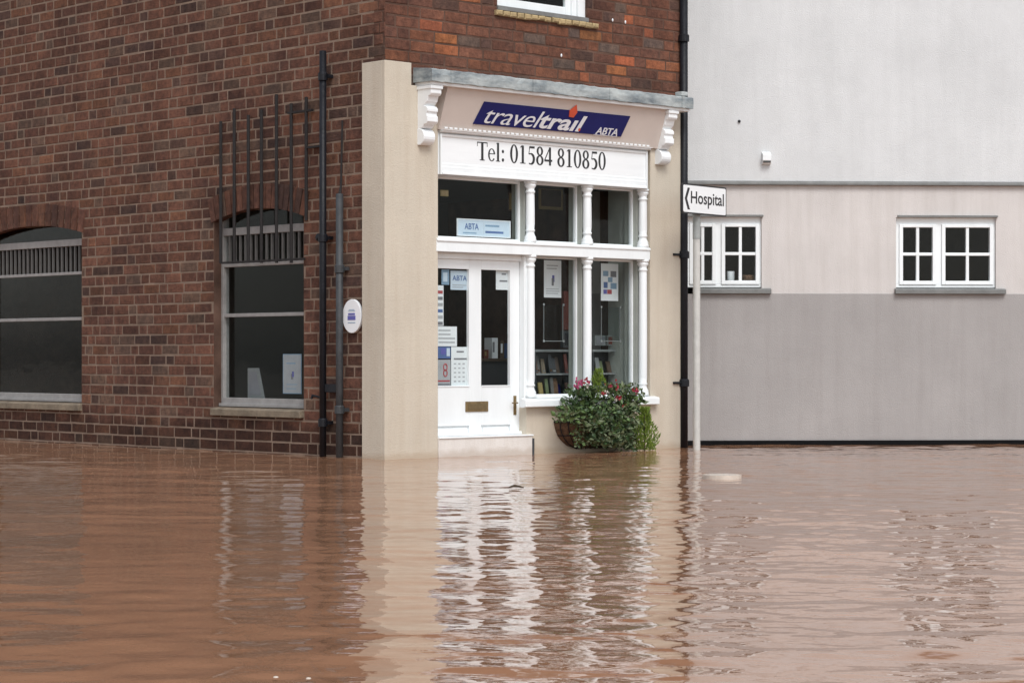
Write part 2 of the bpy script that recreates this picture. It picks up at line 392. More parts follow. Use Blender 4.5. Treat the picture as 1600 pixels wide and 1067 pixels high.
# segmental arches over the side windows
rise = 0.13
def arch(mb, a, b, zc):
    c = (a+b)/2; hw = (b-a)/2; rad = (hw*hw + rise*rise)/(2*rise); zo = zc - rad; th = math.asin(hw/rad)*1.04; n = 17; H = .30
    for i in range(n):
        t0 = -th + 2*th*i/n + .003; t1 = -th + 2*th*(i+1)/n - .003
        pts = [(c + rad*math.sin(t0), zo + rad*math.cos(t0)), (c + rad*math.sin(t1), zo + rad*math.cos(t1)),
               (c + (rad+H)*math.sin(t1), zo + (rad+H)*math.cos(t1)), (c + (rad+H)*math.sin(t0), zo + (rad+H)*math.cos(t0))]
        mb.col = pick(PAL_SIDE); mb.poly(pts, -.019 - random.uniform(0, .003), .11)
arch(mb, WX0, WX1, WZ1); arch(mb, W2X0, W2X1, WZ1)
o = mb.build('brickwork', ['brick'], bld, FB)
mb = MB(); holed(mb, -11, -.21, ZB, ZT, sideholes, 0.0, .2); mb.build('mortar', 'mortar_pale', bld, FB)
mb = MB(); holed(mb, 0.001, XR-.004, 4.28, ZT, fronthole, 0.001, .2)
mb.build('mortar', 'mortar_dark', bld, FA)
mb = MB(); mb.box(-.208, -.002, .003, .19, 4.4, ZT); mb.build('mortar', 'mortar_pale', bld, FB)
# hidden flank and back so the building is whole from a step aside
mb = MB(); mb.box(XR-.2, XR-.003, .205, 10.8, ZB, ZT); mb.box(.21, XR-.21, 10.6, 10.8, ZB, ZT); mb.build('wall', 'mortar_dark', bld, FA)
mb = MB(); mb.box(-.25, XR+.25, -.25, 11.1, ZT, ZT+.12)
mb.add([(-.25,-.25,ZT+.12),(XR+.25,-.25,ZT+.12),(XR+.25,11.1,ZT+.12),(-.25,11.1,ZT+.12),(XR/2,2.4,ZT+2.2),(XR/2,8.4,ZT+2.2)],
       [(0,1,4),(1,2,5,4),(2,3,5),(3,0,4,5)])
mb.build('roof', 'roofslate', bld, FA)

# ---- cream render: corner pilaster, right pilaster, stall riser
PRO = -0.05
XP = PX(FA, 684.5, PRO)                       # right edge of the corner pilaster
XPT = PX(FA, 643, PRO)
XPL = PX(FB, 565.5, PRO)
ZPT = PZ(FA, 602, 94, PRO)
mb = MB()
mb.poly([(PRO, ZB), (XP, ZB), (XP, 4.29), (XPT, 4.29), (XPT, ZPT), (PRO, ZPT)], PRO, -.001)
mb.build('corner_pilaster', 'cream', bld, FA, bevel=.006)
mb = MB(); mb.box(XPL, PRO*0+.0, PRO, -.001, ZB, ZPT); 
mb.build('corner_pilaster', 'cream', bld, FB, bevel=.004)
XQ = PX(FA, 1015, -.03)
mb = MB(); mb.box(XQ, XR, -.045, .18, ZB, 4.29); mb.build('pilaster', 'cream', bld, FA, bevel=.006)
XD1 = PX(FA, 822, 0)                          # door bay / window bay split
ZS = 0.56
mb = MB(); mb.box(XD1-.02, XQ+.0, -.03, .17, ZB, ZS); mb.build('stall_riser', 'cream', bld, FA)
mb = MB(); mb.box(0.01, XP-.01, 0.004, .17, ZB, 4.27); mb.build('wall', 'mortar_dark', bld, FA)

# ---- shopfront timber
SX0, SX1 = XP + .002, PX(FA, 1013, -.05)
ZTR0, ZTR1 = PZ(FA, 690, 393, -.06), PZ(FA, 690, 373, -.06)      # transom
ZH0, ZH1 = PZ(FA, 690, 273, -.05), PZ(FA, 690, 209, -.05)        # number board
mb = MB()
mb.box(SX0-.03, PX(FA, 1016, -.06), -.06, .15, ZTR0, ZTR1)
mb.prof([(-.075, ZTR1-.03), (-.075, ZTR1-.005), (-.055, ZTR1+.006), (.14, ZTR1+.012), (.14, ZTR1-.03)], SX0-.03, PX(FA, 1017, -.075))
mb.build('transom', 'whitewood', bld, FA, bevel=.006)
YG = 0.17                                      # glass plane
colpx = [(822, 837), (911, 926), (998, 1013)]
cols = [((PX(FA, a, -.0)+PX(FA, b, -.0))/2, 0.0) for a, b in colpx]
ZSILL = 0.675
def column(cx, z0, z1):
    h = z1 - z0; r = .054
    pr = [(.078, z0-.008), (.075, z0+.035), (.068, z0+.045), (.072, z0+.06), (.060, z0+.078), (.052, z0+.10), (.047, z0+.125), (.058, z0+.135), (.058, z0+.15),
          (.049, z0+.16), (.055, z0+.22), (.055, z0+h*.5), (.052, z1-.17), (.050, z1-.145), (.060, z1-.135), (.060, z1-.12), (.049, z1-.11), (.052, z1-.085),
          (.070, z1-.06), (.072, z1-.045), (.066, z1-.04), (.066, z1-.03), (.078, z1-.028), (.078, z1)]
    c = MB(); c.lathe(cx, .012, pr, 24); return c
for cx, _ in cols:
    column(cx, ZSILL+.01, ZTR0+.002).build('column', 'whitewood', bld, FA, smooth=True)
    column(cx, ZTR1+.01, ZH0+.002).build('column', 'whitewood', bld, FA, smooth=True)
for i, (cx, _) in enumerate(cols):
    c = MB()
    c.box(cx-.045, cx+.045, .07, .30, ZSILL, ZTR0-.002); c.box(cx-.045, cx+.045, .07, .30, ZTR1+.014, ZH0+.0)
    c.build('mullion', 'panel', bld, FA, bevel=.008)
# sash rails round each light
def light(x0, x1, z0, z1, ft, label=None, bottom=.05):
    fr_ = MB(); y0, y1 = YG-.03, YG+.03
    fr_.box(x0, x0+ft, y0, y1, z0, z1); fr_.box(x1-ft, x1, y0, y1, z0, z1)
    fr_.box(x0+ft, x1-ft, y0, y1, z1-ft, z1); fr_.box(x0+ft, x1-ft, y0, y1, z0, z0+bottom)
    wn = fr_.build('window_frame', 'whitewood', bld, FA, bevel=.004)
    g = MB(); g.box(x0+ft*.5, x1-ft*.5, YG-.003, YG+.003, z0+bottom*.5, z1-ft*.5)
    g.build('pane', 'glass', wn, FA); return wn
X = [SX0, cols[0][0], cols[1][0], cols[2][0]]
light(SX0-.10, X[1]-.045, ZTR1+.014, ZH0, .028, bottom=.03)
light(X[1]+.045, X[2]-.045, ZTR1+.014, ZH0, .022, bottom=.03)
light(X[2]+.045, X[3]-.045, ZTR1+.014, ZH0, .022, bottom=.03)
light(X[1]+.045, X[2]-.045, ZSILL, ZTR0-.002, .022, bottom=.04)
light(X[2]+.045, X[3]-.045, ZSILL, ZTR0-.002, .022, bottom=.04)
# sill
mb = MB(); mb.prof([(-.13, ZS+.012), (-.13, ZS+.085), (-.115, ZS+.10), (-.034, ZSILL+.0), (-.034, ZS+.002), (-.09, ZS+.002), (-.105, ZS+.012)], PX(FA, 819, -.1), PX(FA, 1031, -.13))
mb.box(XD1+.07, XQ-.002, -.033, .15, ZS+.002, ZSILL+.0)
mb.build('sill', 'whitewood', bld, FA, bevel=.005)
# number board carcass (part of the building), dentils, canted fascia
XB0, XB1 = PX(FA, 688, -.05), PX(FA, 1010, -.05)
mb = MB(); mb.box(XB0-.03, XB1+.01, -.035, .17, ZH0, 4.28); mb.build('frieze', 'white', bld, FA, bevel=.004)
ZD = PZ(FA, 690, 201, -.12)
mb = MB(); mb.prof([(-.035, ZH1+.004), (-.105, ZH1+.02), (-.105, ZH1+.035), (-.125, ZH1+.045), (-.125, ZD-.012), (-.035, ZD-.004)], XB0-.02, XB1+.03)
x = XB0
while x < XB1: mb.box(x, x+.045, -.132, -.12, ZH1+.05, ZH1+.072); x += .075
mb.build('dentil_moulding', 'white', bld, FA, bevel=.003)
# canted fascia plane from (y=-.09, z=ZD) to (y=-.27, z=4.30)
FY0, FZ0, FY1, FZ1 = -.085, ZD-.006, -.25, 4.30
FX0, FX1 = PX(FA, 678, -.0), PX(FA, 1036, 0)
mb = MB(); mb.prof([(FY0, FZ0), (FY1, FZ1), (-.04, FZ1), (-.04, FZ0)], FX0, FX1); mb.build('fascia', 'fascia', bld, FA)
# cornice
CX0, CX1 = PX(FA, 645, 0), PX(FA, 1083, -.33)
mb = MB(); mb.box(CX0+.03, CX1-.03, -.30, -.003, 4.285, 4.325); mb.build('soffit', 'white', bld, FA, bevel=.004)
mb = MB()
n = 60; random.seed(3)
rings = []
for i in range(n+1):
    xx = CX0 + (CX1-CX0)*i/n; j = random.uniform(-.006, .006); jz = random.uniform(-.005, .005)
    rings.append([(xx, -.002, 4.326), (xx, -.31+j, 4.318+jz), (xx, -.335+j, 4.322+jz), (xx, -.34+j, 4.40+jz), (xx, -.335, 4.455+jz), (xx, -.31, 4.468+jz), (xx, -.002, 4.50)])
V = [p for r in rings for p in r]; k = len(rings[0]); F = []
for i in range(n):
    for q in range(k): F.append((i*k+q, i*k+(q+1) % k, (i+1)*k+(q+1) % k, (i+1)*k+q))
F += [tuple(range(k-1, -1, -1)), tuple(n*k+q for q in range(k))]
mb.add(V, F)
for t in (.065, .36, .655, .95):             # lead laps
    xx = CX0 + (CX1-CX0)*t; mb.box(xx, xx+.05, -.348, -.33, 4.318, 4.46)
lead = mb.build('lead_ledge', 'lead', bld, FA)
mb = MB(); mb.box(CX1-.20, CX1-.08, -.32, -.2, 4.472, 4.53); mb.build('lead_upstand', 'lead', bld, FA, bevel=.01)
# brackets
def bracket(x0, x1):
    pr = [(-.001, 4.284), (-.285, 4.284), (-.285, 4.19), (-.265, 4.165), (-.235, 4.16), (-.215, 4.10), (-.165, 4.055), (-.20, 4.045), (-.225, 4.02), (-.225, 3.985),
          (-.205, 3.97), (-.205, 3.94), (-.225, 3.93), (-.225, 3.87), (-.20, 3.845), (-.16, 3.84), (-.13, 3.80), (-.001, 3.78)]
    b = MB(); b.prof(pr[::-1], x0, x1)
    # scroll at the foot
    sc = [(-.075 + .095*math.cos(a), 3.70 + .095*math.sin(a)) for a in [2*math.pi*i/20 for i in range(20)]]
    b.prof(sc, x0-.006, x1+.006)
    b.prof([(-.02, 3.80), (-.02, 3.62), (-.001, 3.62), (-.001, 3.80)][::-1], x0+.01, x1-.01)
    b.box(x0-.012, x1+.012, -.30, -.001, 4.24, 4.282)
    return b.build('bracket', 'white', bld, FA, bevel=.006)
bx0 = PX(FA, 650, -.02); bracket(bx0, bx0+.16)
bx1 = PX(FA, 1026, -.08); bracket(bx1+.01, bx1+.17)

# ---- door
YD = 0.10
DXL = PX(FA, 684, YD) - .12; DXR = PX(FA, 812, YD)
DZ0 = PZ(FA, 690, 681, YD); DZ1 = PZ(FA, 690, 404, YD)
mb = MB()      # frame
mb.box(XP-.1, DXR, YD-.03, YD+.07, DZ1, ZTR0-.002); mb.box(DXR, X[1]-.03, .02, YD+.07, -.02, ZTR0-.002)
mb.box(X[1]-.03, XD1+.06, .0, YD+.05, -.02, ZSILL-.10)
for q in range(2): mb.box(DXR+.012+q*.03, DXR+.024+q*.03, .012, .03, .2, ZTR0-.02)
mb.build('door_frame', 'whitewood', bld, FA, bevel=.005)
GZ0, GZ1 = PZ(FA, 740, 604, YD), PZ(FA, 740, 421, YD)
gx = [PX(FA, 686, YD)-.05, PX(FA, 733, YD), PX(FA, 752, YD), PX(FA, 797, YD)]
PZ0, PZ1 = PZ(FA, 740, 700, YD)+.12, PZ(FA, 740, 664, YD)
mb = MB(); y0, y1 = YD, YD+.05
mb.box(DXL, gx[0], y0, y1, DZ0, DZ1); mb.box(gx[1], gx[2], y0, y1, DZ0, DZ1); mb.box(gx[3], DXR-.004, y0, y1, DZ0, DZ1)
for a, b in ((gx[0], gx[1]), (gx[2], gx[3])):
    mb.box(a, b, y0, y1, GZ1, DZ1); mb.box(a, b, y0, y1, PZ1, GZ0); mb.box(a, b, y0, y1, DZ0, DZ0+.02)
    mb.box(a, b, y0+.02, y1-.01, DZ0+.02, PZ1); mb.box(a+.035, b-.035, y0+.006, y0+.03, DZ0+.025, PZ1-.03)
    # glazing bead
    mb.box(a, b, y0-.008, y0+.004, GZ0-.002, GZ0+.014); mb.box(a-.003, b+.003, y0-.006, y0+.002, PZ1-.004, PZ1+.010)
mb.box(DXL, DXR-.004, y0-.045, y0+.002, DZ0-.003, DZ0+.03)
door = mb.build('door', 'whitewood', bld, FA, bevel=.005)
for a, b in ((gx[0], gx[1]), (gx[2], gx[3])):
    g = MB(); g.box(a-.01, b+.01, y0+.035, y0+.041, GZ0-.01, GZ1+.01); g.build('pane', 'glass', door, FA)
lx0, lx1 = PX(FA, 727, YD), PX(FA, 762, YD); lz0, lz1 = PZ(FA, 745, 643, YD), PZ(FA, 745, 627, YD)
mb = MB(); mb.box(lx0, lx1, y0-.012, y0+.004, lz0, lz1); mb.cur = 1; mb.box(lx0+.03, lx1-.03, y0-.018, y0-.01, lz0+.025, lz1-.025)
mb.build('letterbox', ['brass', 'brassdark'], door, FA, bevel=.003)
hx = PX(FA, 806, YD-.02); hz0, hz1 = PZ(FA, 806, 648, YD), PZ(FA, 806, 618, YD)
mb = MB(); mb.box(hx-.022, hx+.022, y0-.008, y0+.002, hz0, hz1); mb.tube([(hx, y0, (hz0+hz1)/2+.03), (hx, y0-.05, (hz0+hz1)/2+.03), (hx-.09, y0-.055, (hz0+hz1)/2+.03)], .009)
mb.tube([(hx, y0-.012, hz0+.05), (hx, y0+.0, hz0+.05)], .010)
mb.build('handle', 'brass', door, FA)
# threshold and step
SXR = PX(FA, 832, -.06)
mb = MB(); mb.box(XP+.001, SXR, -.06, .09, ZB, PZ(FA, 690, 684, -.06)); mb.build('step', 'steppaint', bld, FA, bevel=.008)
mb = MB(); mb.box(XP-.0+.002, SXR+.01, -.075, .095, DZ0-.026, DZ0-.006); mb.build('threshold', 'whitewood', bld, FA, bevel=.006)
mb = MB(); mb.tube([(SXR+.02, -.05, -.4), (SXR+.02, -.05, .19)], .016); mb.build('conduit', 'iron_grey', bld, FA)

# ---- rooms behind the glass
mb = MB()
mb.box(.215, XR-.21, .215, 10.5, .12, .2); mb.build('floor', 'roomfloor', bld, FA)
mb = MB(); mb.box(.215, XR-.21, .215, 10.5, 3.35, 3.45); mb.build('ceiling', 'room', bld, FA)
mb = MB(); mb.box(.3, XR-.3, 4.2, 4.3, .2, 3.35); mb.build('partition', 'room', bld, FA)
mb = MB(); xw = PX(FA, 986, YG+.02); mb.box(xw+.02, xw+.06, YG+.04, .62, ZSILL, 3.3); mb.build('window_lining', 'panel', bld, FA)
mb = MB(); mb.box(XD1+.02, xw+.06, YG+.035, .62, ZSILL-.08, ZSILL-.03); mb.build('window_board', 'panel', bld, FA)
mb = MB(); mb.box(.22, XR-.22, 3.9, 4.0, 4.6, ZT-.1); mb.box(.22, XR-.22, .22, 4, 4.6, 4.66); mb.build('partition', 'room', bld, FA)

# ---- upper window
mb = MB(); ux = PX(FA, 882); y0 = .04
mb.box(UX0, UX0+.10, y0, y0+.12, UZ0, 6.7); mb.box(UX1-.12, UX1, y0, y0+.12, UZ0, 6.7); mb.box(UX0+.1, UX1-.12, y0, y0+.12, 6.6, 6.7)
mb.box(UX1-.20, UX1-.122, y0+.03, y0+.09, UZ0+.02, 6.6); mb.box(UX0+.102, UX0+.2, y0+.03, y0+.09, UZ0+.02, 6.6)
mb.box(UX1-.29, UX1-.202, y0+.05, y0+.10, UZ0+.02, 6.6); mb.box(UX0+.202, UX1-.292, y0+.05, y0+.10, UZ0+.02, UZ0+.12); mb.box(UX0+.202, UX1-.292, y0+.05, y0+.10, 6.02, 6.06)
uw = mb.build('window', 'whitewood', bld, FA, bevel=.005)
mb = MB(); mb.box(UX0+.15, UX1-.22, y0+.07, y0+.076, UZ0+.05, 6.65); mb.build('pane', 'glass', uw, FA)
mb = MB(); mb.prof([(-.03, UZ0-.05), (-.03, UZ0), (.05, UZ0+.02), (.16, UZ0+.02), (.16, UZ0-.05)], UX0-.01, UX1-.002); mb.build('sill', 'slate', uw, FA, bevel=.004)
mb = MB(); x = UX0-.05; zs = PZ(FA, 915, 44)
while x < PX(FA, 931):
    mb.col = (1,1,1); mb.brick(x, x+.105, zs+random.uniform(-.01,.01), UZ0-.055, -.05+random.uniform(-.008,.008), e=.016, back=.12); x += .115
mb.build('brick_sill', 'yellow', bld, FA)
# ---- plugs left in the front brickwork
for px, py in ((957, 32), (977, 35), (877, 87)):
    x, z = P(FA, px, py, -.01); mb = MB(); mb.lathe(0, 0, [(.016, 0), (.018, .006), (.008, .012)], 10)
    mb.v = [(x + v[0]*.7, -.008 - v[2], z + v[1]*1.2) for v in mb.v]; mb.build('wall_plug', 'white', bld, FA)

# ---- side windows (FB)
def side_window(x0, x1, full=True):
    yo = .11; zt = WZ1; z0 = WZ0; zr = PZ(FB, 440, 351, yo); zr2 = PZ(FB, 440, 363, yo); zb = PZ(FB, 440, 411, yo); zm = PZ(FB, 440, 491, yo)
    zb0, zb1 = PZ(FB, 440, 637, yo), PZ(FB, 440, 623, yo)
    m = MB()
    m.box(x0, x0+.05, yo, yo+.09, z0, zt-rise*.6); m.box(x1-.05, x1, yo, yo+.09, z0, zt-rise*.6)
    m.box(x0+.05, x1-.05, yo, yo+.08, zr2, zr)
    m.box(x0+.05, x1-.05, yo+.01, yo+.06, zb-.02, zb+.02); m.box(x0+.05, x1-.05, yo+.01, yo+.07, zm-.022, zm+.022)
    m.box(x0+.05, x1-.05, yo-.02, yo+.08, zb0, zb1)
    wn = m.build('window', 'oldwhite', bld, FB, bevel=.004)
    b = MB(); n = int((x1-x0-.1)/.115)
    for i in range(1, n+1):
        x = x0+.05+(x1-x0-.1)*i/(n+1); b.box(x-.014, x+.014, yo+.015, yo+.04, zb+.021, zr2-.001)
    b.build('ventilator_bars', 'dimgrey', wn, FB)
    g = MB(); g.box(x0+.03, x1-.03, yo+.045, yo+.05, z0+.05, zt-.01); g.build('pane', 'glass', wn, FB)
    s = MB(); s.prof([(-.06, z0-.10), (-.06, z0-.02), (.02, z0+.0), (yo+.1, z0+.01), (yo+.1, z0-.10)], x0-.0+.002, x1-.002); s.build('sill', 'stone', wn, FB, bevel=.006)
    s = MB(); s.box(x0+.02, x1-.02, yo-.05, yo+.02, z0+.012, z0+.05); s.build('sill_board', 'oldwhite', wn, FB, bevel=.004)
    for a_, b_ in ((x0-.001, x0+.006), (x1-.006, x1+.001)): MB().box(a_, b_, 0.0, yo+.1, z0, zt).build('reveal', 'mortar_dark', wn, FB)
side_window(WX0, WX1); side_window(W2X0, W2X1)
mb = MB(); mb.box(WX1-.004, -.26, .3, .4, .2, 3.3); mb.build('partition', 'room', bld, FB)

# ================================================================== SIGNS ON THE SHOPFRONT
def canty(z): return FY0 + (FY1-FY0)*(z-FZ0)/(FZ1-FZ0)
def Pc(px, py, proud=0.0):
    y = -.15
    for _ in range(6):
        x, z = P(FA, px, py, y-proud); y = canty(z)
    return x, z
cm = lambda x, y, z: (x, canty(z) + y, z)
tr_ = thing('shop_name_sign', 'navy slanted shop sign reading traveltrail ABTA on the sloping fascia under the ledge', 'sign', FA, *( (Pc(862,194)[0]), canty(Pc(862,194)[1]), Pc(862,194)[1]-.1))
c4 = [Pc(739, 194, .01), Pc(970, 214, .01), Pc(985, 182, .01), Pc(757, 159, .01)]
mb = MB(); mb.poly(c4, -.014, -.002); mb.v = [cm(*v) for v in mb.v]; mb.build('sign_panel', 'navy', tr_, FA, bevel=.002)
a = Pc(756, 194, .02); b = Pc(846, 201, .02); c = Pc(913, 206, .02)
zb_ = (a[1]+b[1]+c[1])/3 ; zt_ = Pc(760, 166, .02)[1]
mb = MB(); add_text(mb, 'travel', a[0], b[0]-.0, zb_, zt_, -.020, th=.006, mapf=cm, shear=.38, offset=-.004, spacing=.95); mb.build('lettering', 'letter', tr_, FA)
mb = MB(); add_text(mb, 'tra\u0131l', b[0]-.045, c[0], zb_, zt_-.005, -.020, th=.006, mapf=cm, shear=.30, offset=.022, spacing=1.02); mb.build('lettering', 'letter', tr_, FA)
a = Pc(930, 211, .02); b = Pc(964, 213, .02); zt2 = Pc(946, 200, .02)[1]
mb = MB(); add_text(mb, 'ABTA', a[0], b[0], (a[1]+b[1])/2+.005, zt2, -.020, th=.006, mapf=cm, shear=.2, offset=.01)
add = (a[1]+b[1])/2; mb.v += [cm(a[0]-.03, -.02, add-.006), cm(b[0]+.0, -.02, add-.006), cm(b[0], -.02, add+.0), cm(a[0]-.03, -.02, add+.0)]
k = len(mb.v); mb.f.append([k-4, k-3, k-2, k-1]); mb.mi.append(0); mb.c.append((1,1,1))
mb.build('lettering', 'letter', tr_, FA)
mb = MB(); mb.poly([Pc(889, 183, .02), Pc(896, 184, .02), Pc(902, 176, .02), Pc(901, 164, .02), Pc(890, 173, .02)], -.024, -.016)
m_ = mb; mb.v = [cm(*v) for v in mb.v]; mb.build('red_diamond', 'red', tr_, FA); mb = MB()
q = Pc(905, 203, .02); mb.poly([(q[0]+.018*math.cos(t), q[1]+.018*math.sin(t)) for t in [i*math.pi/5 for i in range(10)]], -.022, -.016)
mb.v = [cm(*v) for v in mb.v]; mb.build('red_dot', 'red', tr_, FA)

# number board
nb = thing('telephone_board', 'long white board with black serif lettering Tel: 01584 810850 above the shop windows', 'sign', FA, (XB0+XB1)/2, -.04, ZH0)
mb = MB(); mb.box(XB0, XB1, -.052, -.037, ZH0+.002, ZH1); mb.build('board', 'signwhite', nb, FA)
mb = MB(); t = .035
mb.box(XB0-.012, XB0+.012, -.070, -.0525, ZH0+.002, ZH1); mb.box(XB1-t*.6, XB1, -.075, -.0525, ZH0+.002, ZH1)
mb.prof([(-.066, ZH1-.03), (-.072, ZH1-.004), (-.0525, ZH1-.002), (-.0525, ZH1-.04)], XB0+.013, XB1-t*.6-.001)
mb.prof([(-.0525, ZH0+.14), (-.060, ZH0+.13), (-.060, ZH0+.10), (-.068, ZH0+.09), (-.068, ZH0+.035), (-.085, ZH0+.02), (-.085, ZH0+.003), (-.0525, ZH0+.003)], XB0+.013, XB1-t*.6-.001)
mb.build('moulding', 'whitewood', nb, FA, bevel=.002)
GL = []   # glyph pieces
def stroke(pts, wd):
    V = []; n = len(pts)
    for i, p in enumerate(pts):
        a = pts[max(i-1, 0)]; b = pts[min(i+1, n-1)]; dx, dz = b[0]-a[0], b[1]-a[1]; L = math.hypot(dx, dz) or 1
        nx, nz = -dz/L, dx/L; h = wd[i]/2; V.append(((p[0]+nx*h, p[1]+nz*h), (p[0]-nx*h, p[1]-nz*h)))
    return [[V[i][1], V[i+1][1], V[i+1][0], V[i][0]] for i in range(n-1)]
def ring(cx, cz, rx, rz, ix, iz, a0=0, a1=360, n=28):
    out = []
    for i in range(n):
        t0 = R(a0+(a1-a0)*i/n); t1 = R(a0+(a1-a0)*(i+1)/n)
        out.append([(cx+ix*math.cos(t0), cz+iz*math.sin(t0)), (cx+rx*math.cos(t0), cz+rz*math.sin(t0)), (cx+rx*math.cos(t1), cz+rz*math.sin(t1)), (cx+ix*math.cos(t1), cz+iz*math.sin(t1))])
    return out
def rc(x0, x1, z0, z1): return [[(x0, z0), (x1, z0), (x1, z1), (x0, z1)]]
def bowl5():
    pts = []; wd = []
    for i in range(15):
        t = R(115 - 235*i/14); pts.append((.21+.19*math.cos(t), .195+.19*math.sin(t))); wd.append(.042 + .085*max(0, math.cos(t)))
    return stroke(pts, wd)
G = {
 '0': [ring(.25, .33, .225, .345, .108, .305)], '8': [ring(.25, .505, .185, .17, .080, .128), ring(.25, .17, .215, .185, .098, .140)],
 '1': [rc(.195, .315, .02, .66), rc(.10, .41, 0, .03), [[(.09, .575), (.205, .60), (.205, .66), (.185, .66)]]],
 '4': [rc(.29, .405, 0, .67), rc(.02, .475, .145, .215), stroke([(.035, .19), (.33, .655)], [.045, .045])],
 '5': [rc(.14, .44, .585, .66), stroke([(.155, .65), (.11, .36)], [.035, .035]), bowl5()],
 'T': [rc(.245, .37, .02, .64), rc(.02, .595, .625, .66), rc(.02, .045, .50, .63), rc(.57, .595, .50, .63), rc(.17, .445, 0, .028)],
 'e': [ring(.225, .225, .20, .235, .115, .205, 8, 325, 24), rc(.08, .40, .25, .28)],
 'l': [rc(.085, .195, .02, .68), rc(.02, .26, 0, .028), [[(.03, .655), (.095, .64), (.095, .68)]]],
 ':': [ring(.14, .07, .062, .062, .001, .001), ring(.14, .38, .062, .062, .001, .001)]}
ADV = {'T': .61, 'e': .444, 'l': .278, ':': .278, ' ': .25}
txt = 'Tel: 01584 810850'; tot = sum(ADV.get(ch, .5) for ch in txt)
tx0, tx1 = PX(FA, 745, -.053), PX(FA, 947, -.053); em = (tx1-tx0)/tot
bz = PZ(FA, 755, 251, -.053); emz = (PZ(FA, 755, 222.5, -.053)-bz)/.66
mb = MB(); x = tx0; lay_ = 0
for ch in txt:
    for pc in G.get(ch, []):
        lay_ += 1
        for poly in pc: mb.poly([(x+p[0]*em, bz+p[1]*emz) for p in poly], -.0545-.0004*(lay_ % 3), -.0515)
    x += ADV.get(ch, .5)*em
mb.build('lettering', 'black', nb, FA)

# ================================================================== PAPERS AND POSTERS
def sheet(name, label, cat, fr, x0, x1, z0, z1, y, base='paper', marks=(), group=None, frame=None, texts=()):
    t = thing(name, label, cat, fr, (x0+x1)/2, y, z0, group)
    m = MB(); m.box(x0, x1, y, y+.003, z0, z1); m.build('sheet', base, t, fr)
    if marks or texts:
        m = MB(); mats = []; 
        for i, (a, b, c, d, mt) in enumerate(marks):
            if mt not in mats: mats.append(mt)
            m.cur = mats.index(mt); m.box(x0+(x1-x0)*a, x0+(x1-x0)*b, y-.0015-.0002*(i % 3), y-.0002, z0+(z1-z0)*c, z0+(z1-z0)*d)
        for (tt, a, b, c, d, mt) in texts:
            if mt not in mats: mats.append(mt)
            m.cur = mats.index(mt); add_text(m, tt, x0+(x1-x0)*a, x0+(x1-x0)*b, z0+(z1-z0)*c, z0+(z1-z0)*d, y-.003, th=.0016, offset=.012)
        m.build('printing', mats, t, fr)
    if frame:
        m = MB(); w_ = .012
        m.box(x0-w_, x0, y-.008, y+.008, z0-w_, z1+w_); m.box(x1, x1+w_, y-.008, y+.008, z0-w_, z1+w_)
        m.box(x0, x1, y-.008, y+.008, z0-w_, z0); m.box(x0, x1, y-.008, y+.008, z1, z1+w_); m.build('frame', frame, t, fr)
    return t
def bars(n, a=.1, b=.9, z0=.1, z1=.9, mt='inklight', seed=0, h=.35):
    rr = random.Random(seed); out = []
    for i in range(n):
        z = z1 - (z1-z0)*(i+.5)/n; out.append((a, b-rr.random()*.3*(b-a), z-h*(z1-z0)/n/2, z+h*(z1-z0)/n/2, mt))
    return out
YP = YG - .008
def R4(fr, px0, px1, py0, py1, yo):   # rectangle from photo points, heights read at its middle
    pm = (px0+px1)/2
    return PX(fr, px0, yo), PX(fr, px1, yo), PZ(fr, pm, py1, yo), PZ(fr, pm, py0, yo)
x0, x1, z0, z1 = R4(FA, 715, 796, 345, 369, YG+.03)
sheet('window_notice', 'long pale blue notice headed ABTA standing in the wide pane over the door', 'notice', FA, x0, x1, z0, z1, YG+.03, 'paperblue',
      [(.50, .502, .1, .9, 'inklight'), (.53, .80, .62, .74, 'inkpale'), (.53, .88, .20, .34, 'inkblue'), (.10, .36, .12, .2, 'inkpale')], frame='paper',
      texts=[('ABTA', .13, .40, .38, .78, 'inkblue')])
YDG = YD + .045
def dsheet(label, px0, px1, py0, py1, base='paper', marks=(), texts=(), cat='notice', name='door_notice'):
    x0, x1, z0, z1 = R4(FA, px0, px1, py0, py1, YDG)
    return sheet(name, label, cat, FA, x0, x1, z0, z1, YDG, base, marks, texts=texts)
dsheet('pale blue ABTA card at the top of the left door pane', 704, 732, 423, 453, 'paperblue', bars(2, .1, .9, .08, .3, 'inklight', 1), [('ABTA', .1, .9, .48, .74, 'inkblue')])
dsheet('narrow bright blue sticker in the top left corner of the door', 690, 702, 421, 445, 'inkpale', [(.2, .75, .2, .8, 'paperblue')])
dsheet('small white card at the top of the right door pane', 775, 797, 423, 453, 'paper', [(.4, .7, .78, .86, 'inkgrey'), (.25, .8, .42, .5, 'inkgrey')])
dsheet('narrow strip of coloured stickers down the left edge of the door pane', 680, 693, 446, 509, 'paper',
       [(.1, .9, .02+.155*i, .10+.155*i, ['inkgrey', 'inklight', 'inkblue', 'inklight', 'inkgrey', 'inkred'][i]) for i in range(6)])
dsheet('white sheet of grey print above the dark blue card on the door pane', 680, 714, 510, 541, 'paper', bars(4, .15, .92, .1, .9, 'inklight', 2))
dsheet('white opening hours sheet at the foot of the left door pane', 705, 733, 542, 604, 'paper',
       [(.3, .7, .86, .90, 'inkgrey'), (.15, .85, .68, .72, 'inkgrey')] + [(.15+.24*j, .27+.24*j, .12+.11*i, .15+.11*i, 'inklight') for i in range(5) for j in range(3)])
dsheet('dark blue photo card stuck low in the left door pane', 682, 704, 542, 560, 'inkblue', [(.72, .95, .2, .9, 'paperblue'), (.3, .66, .35, .9, 'violet')])
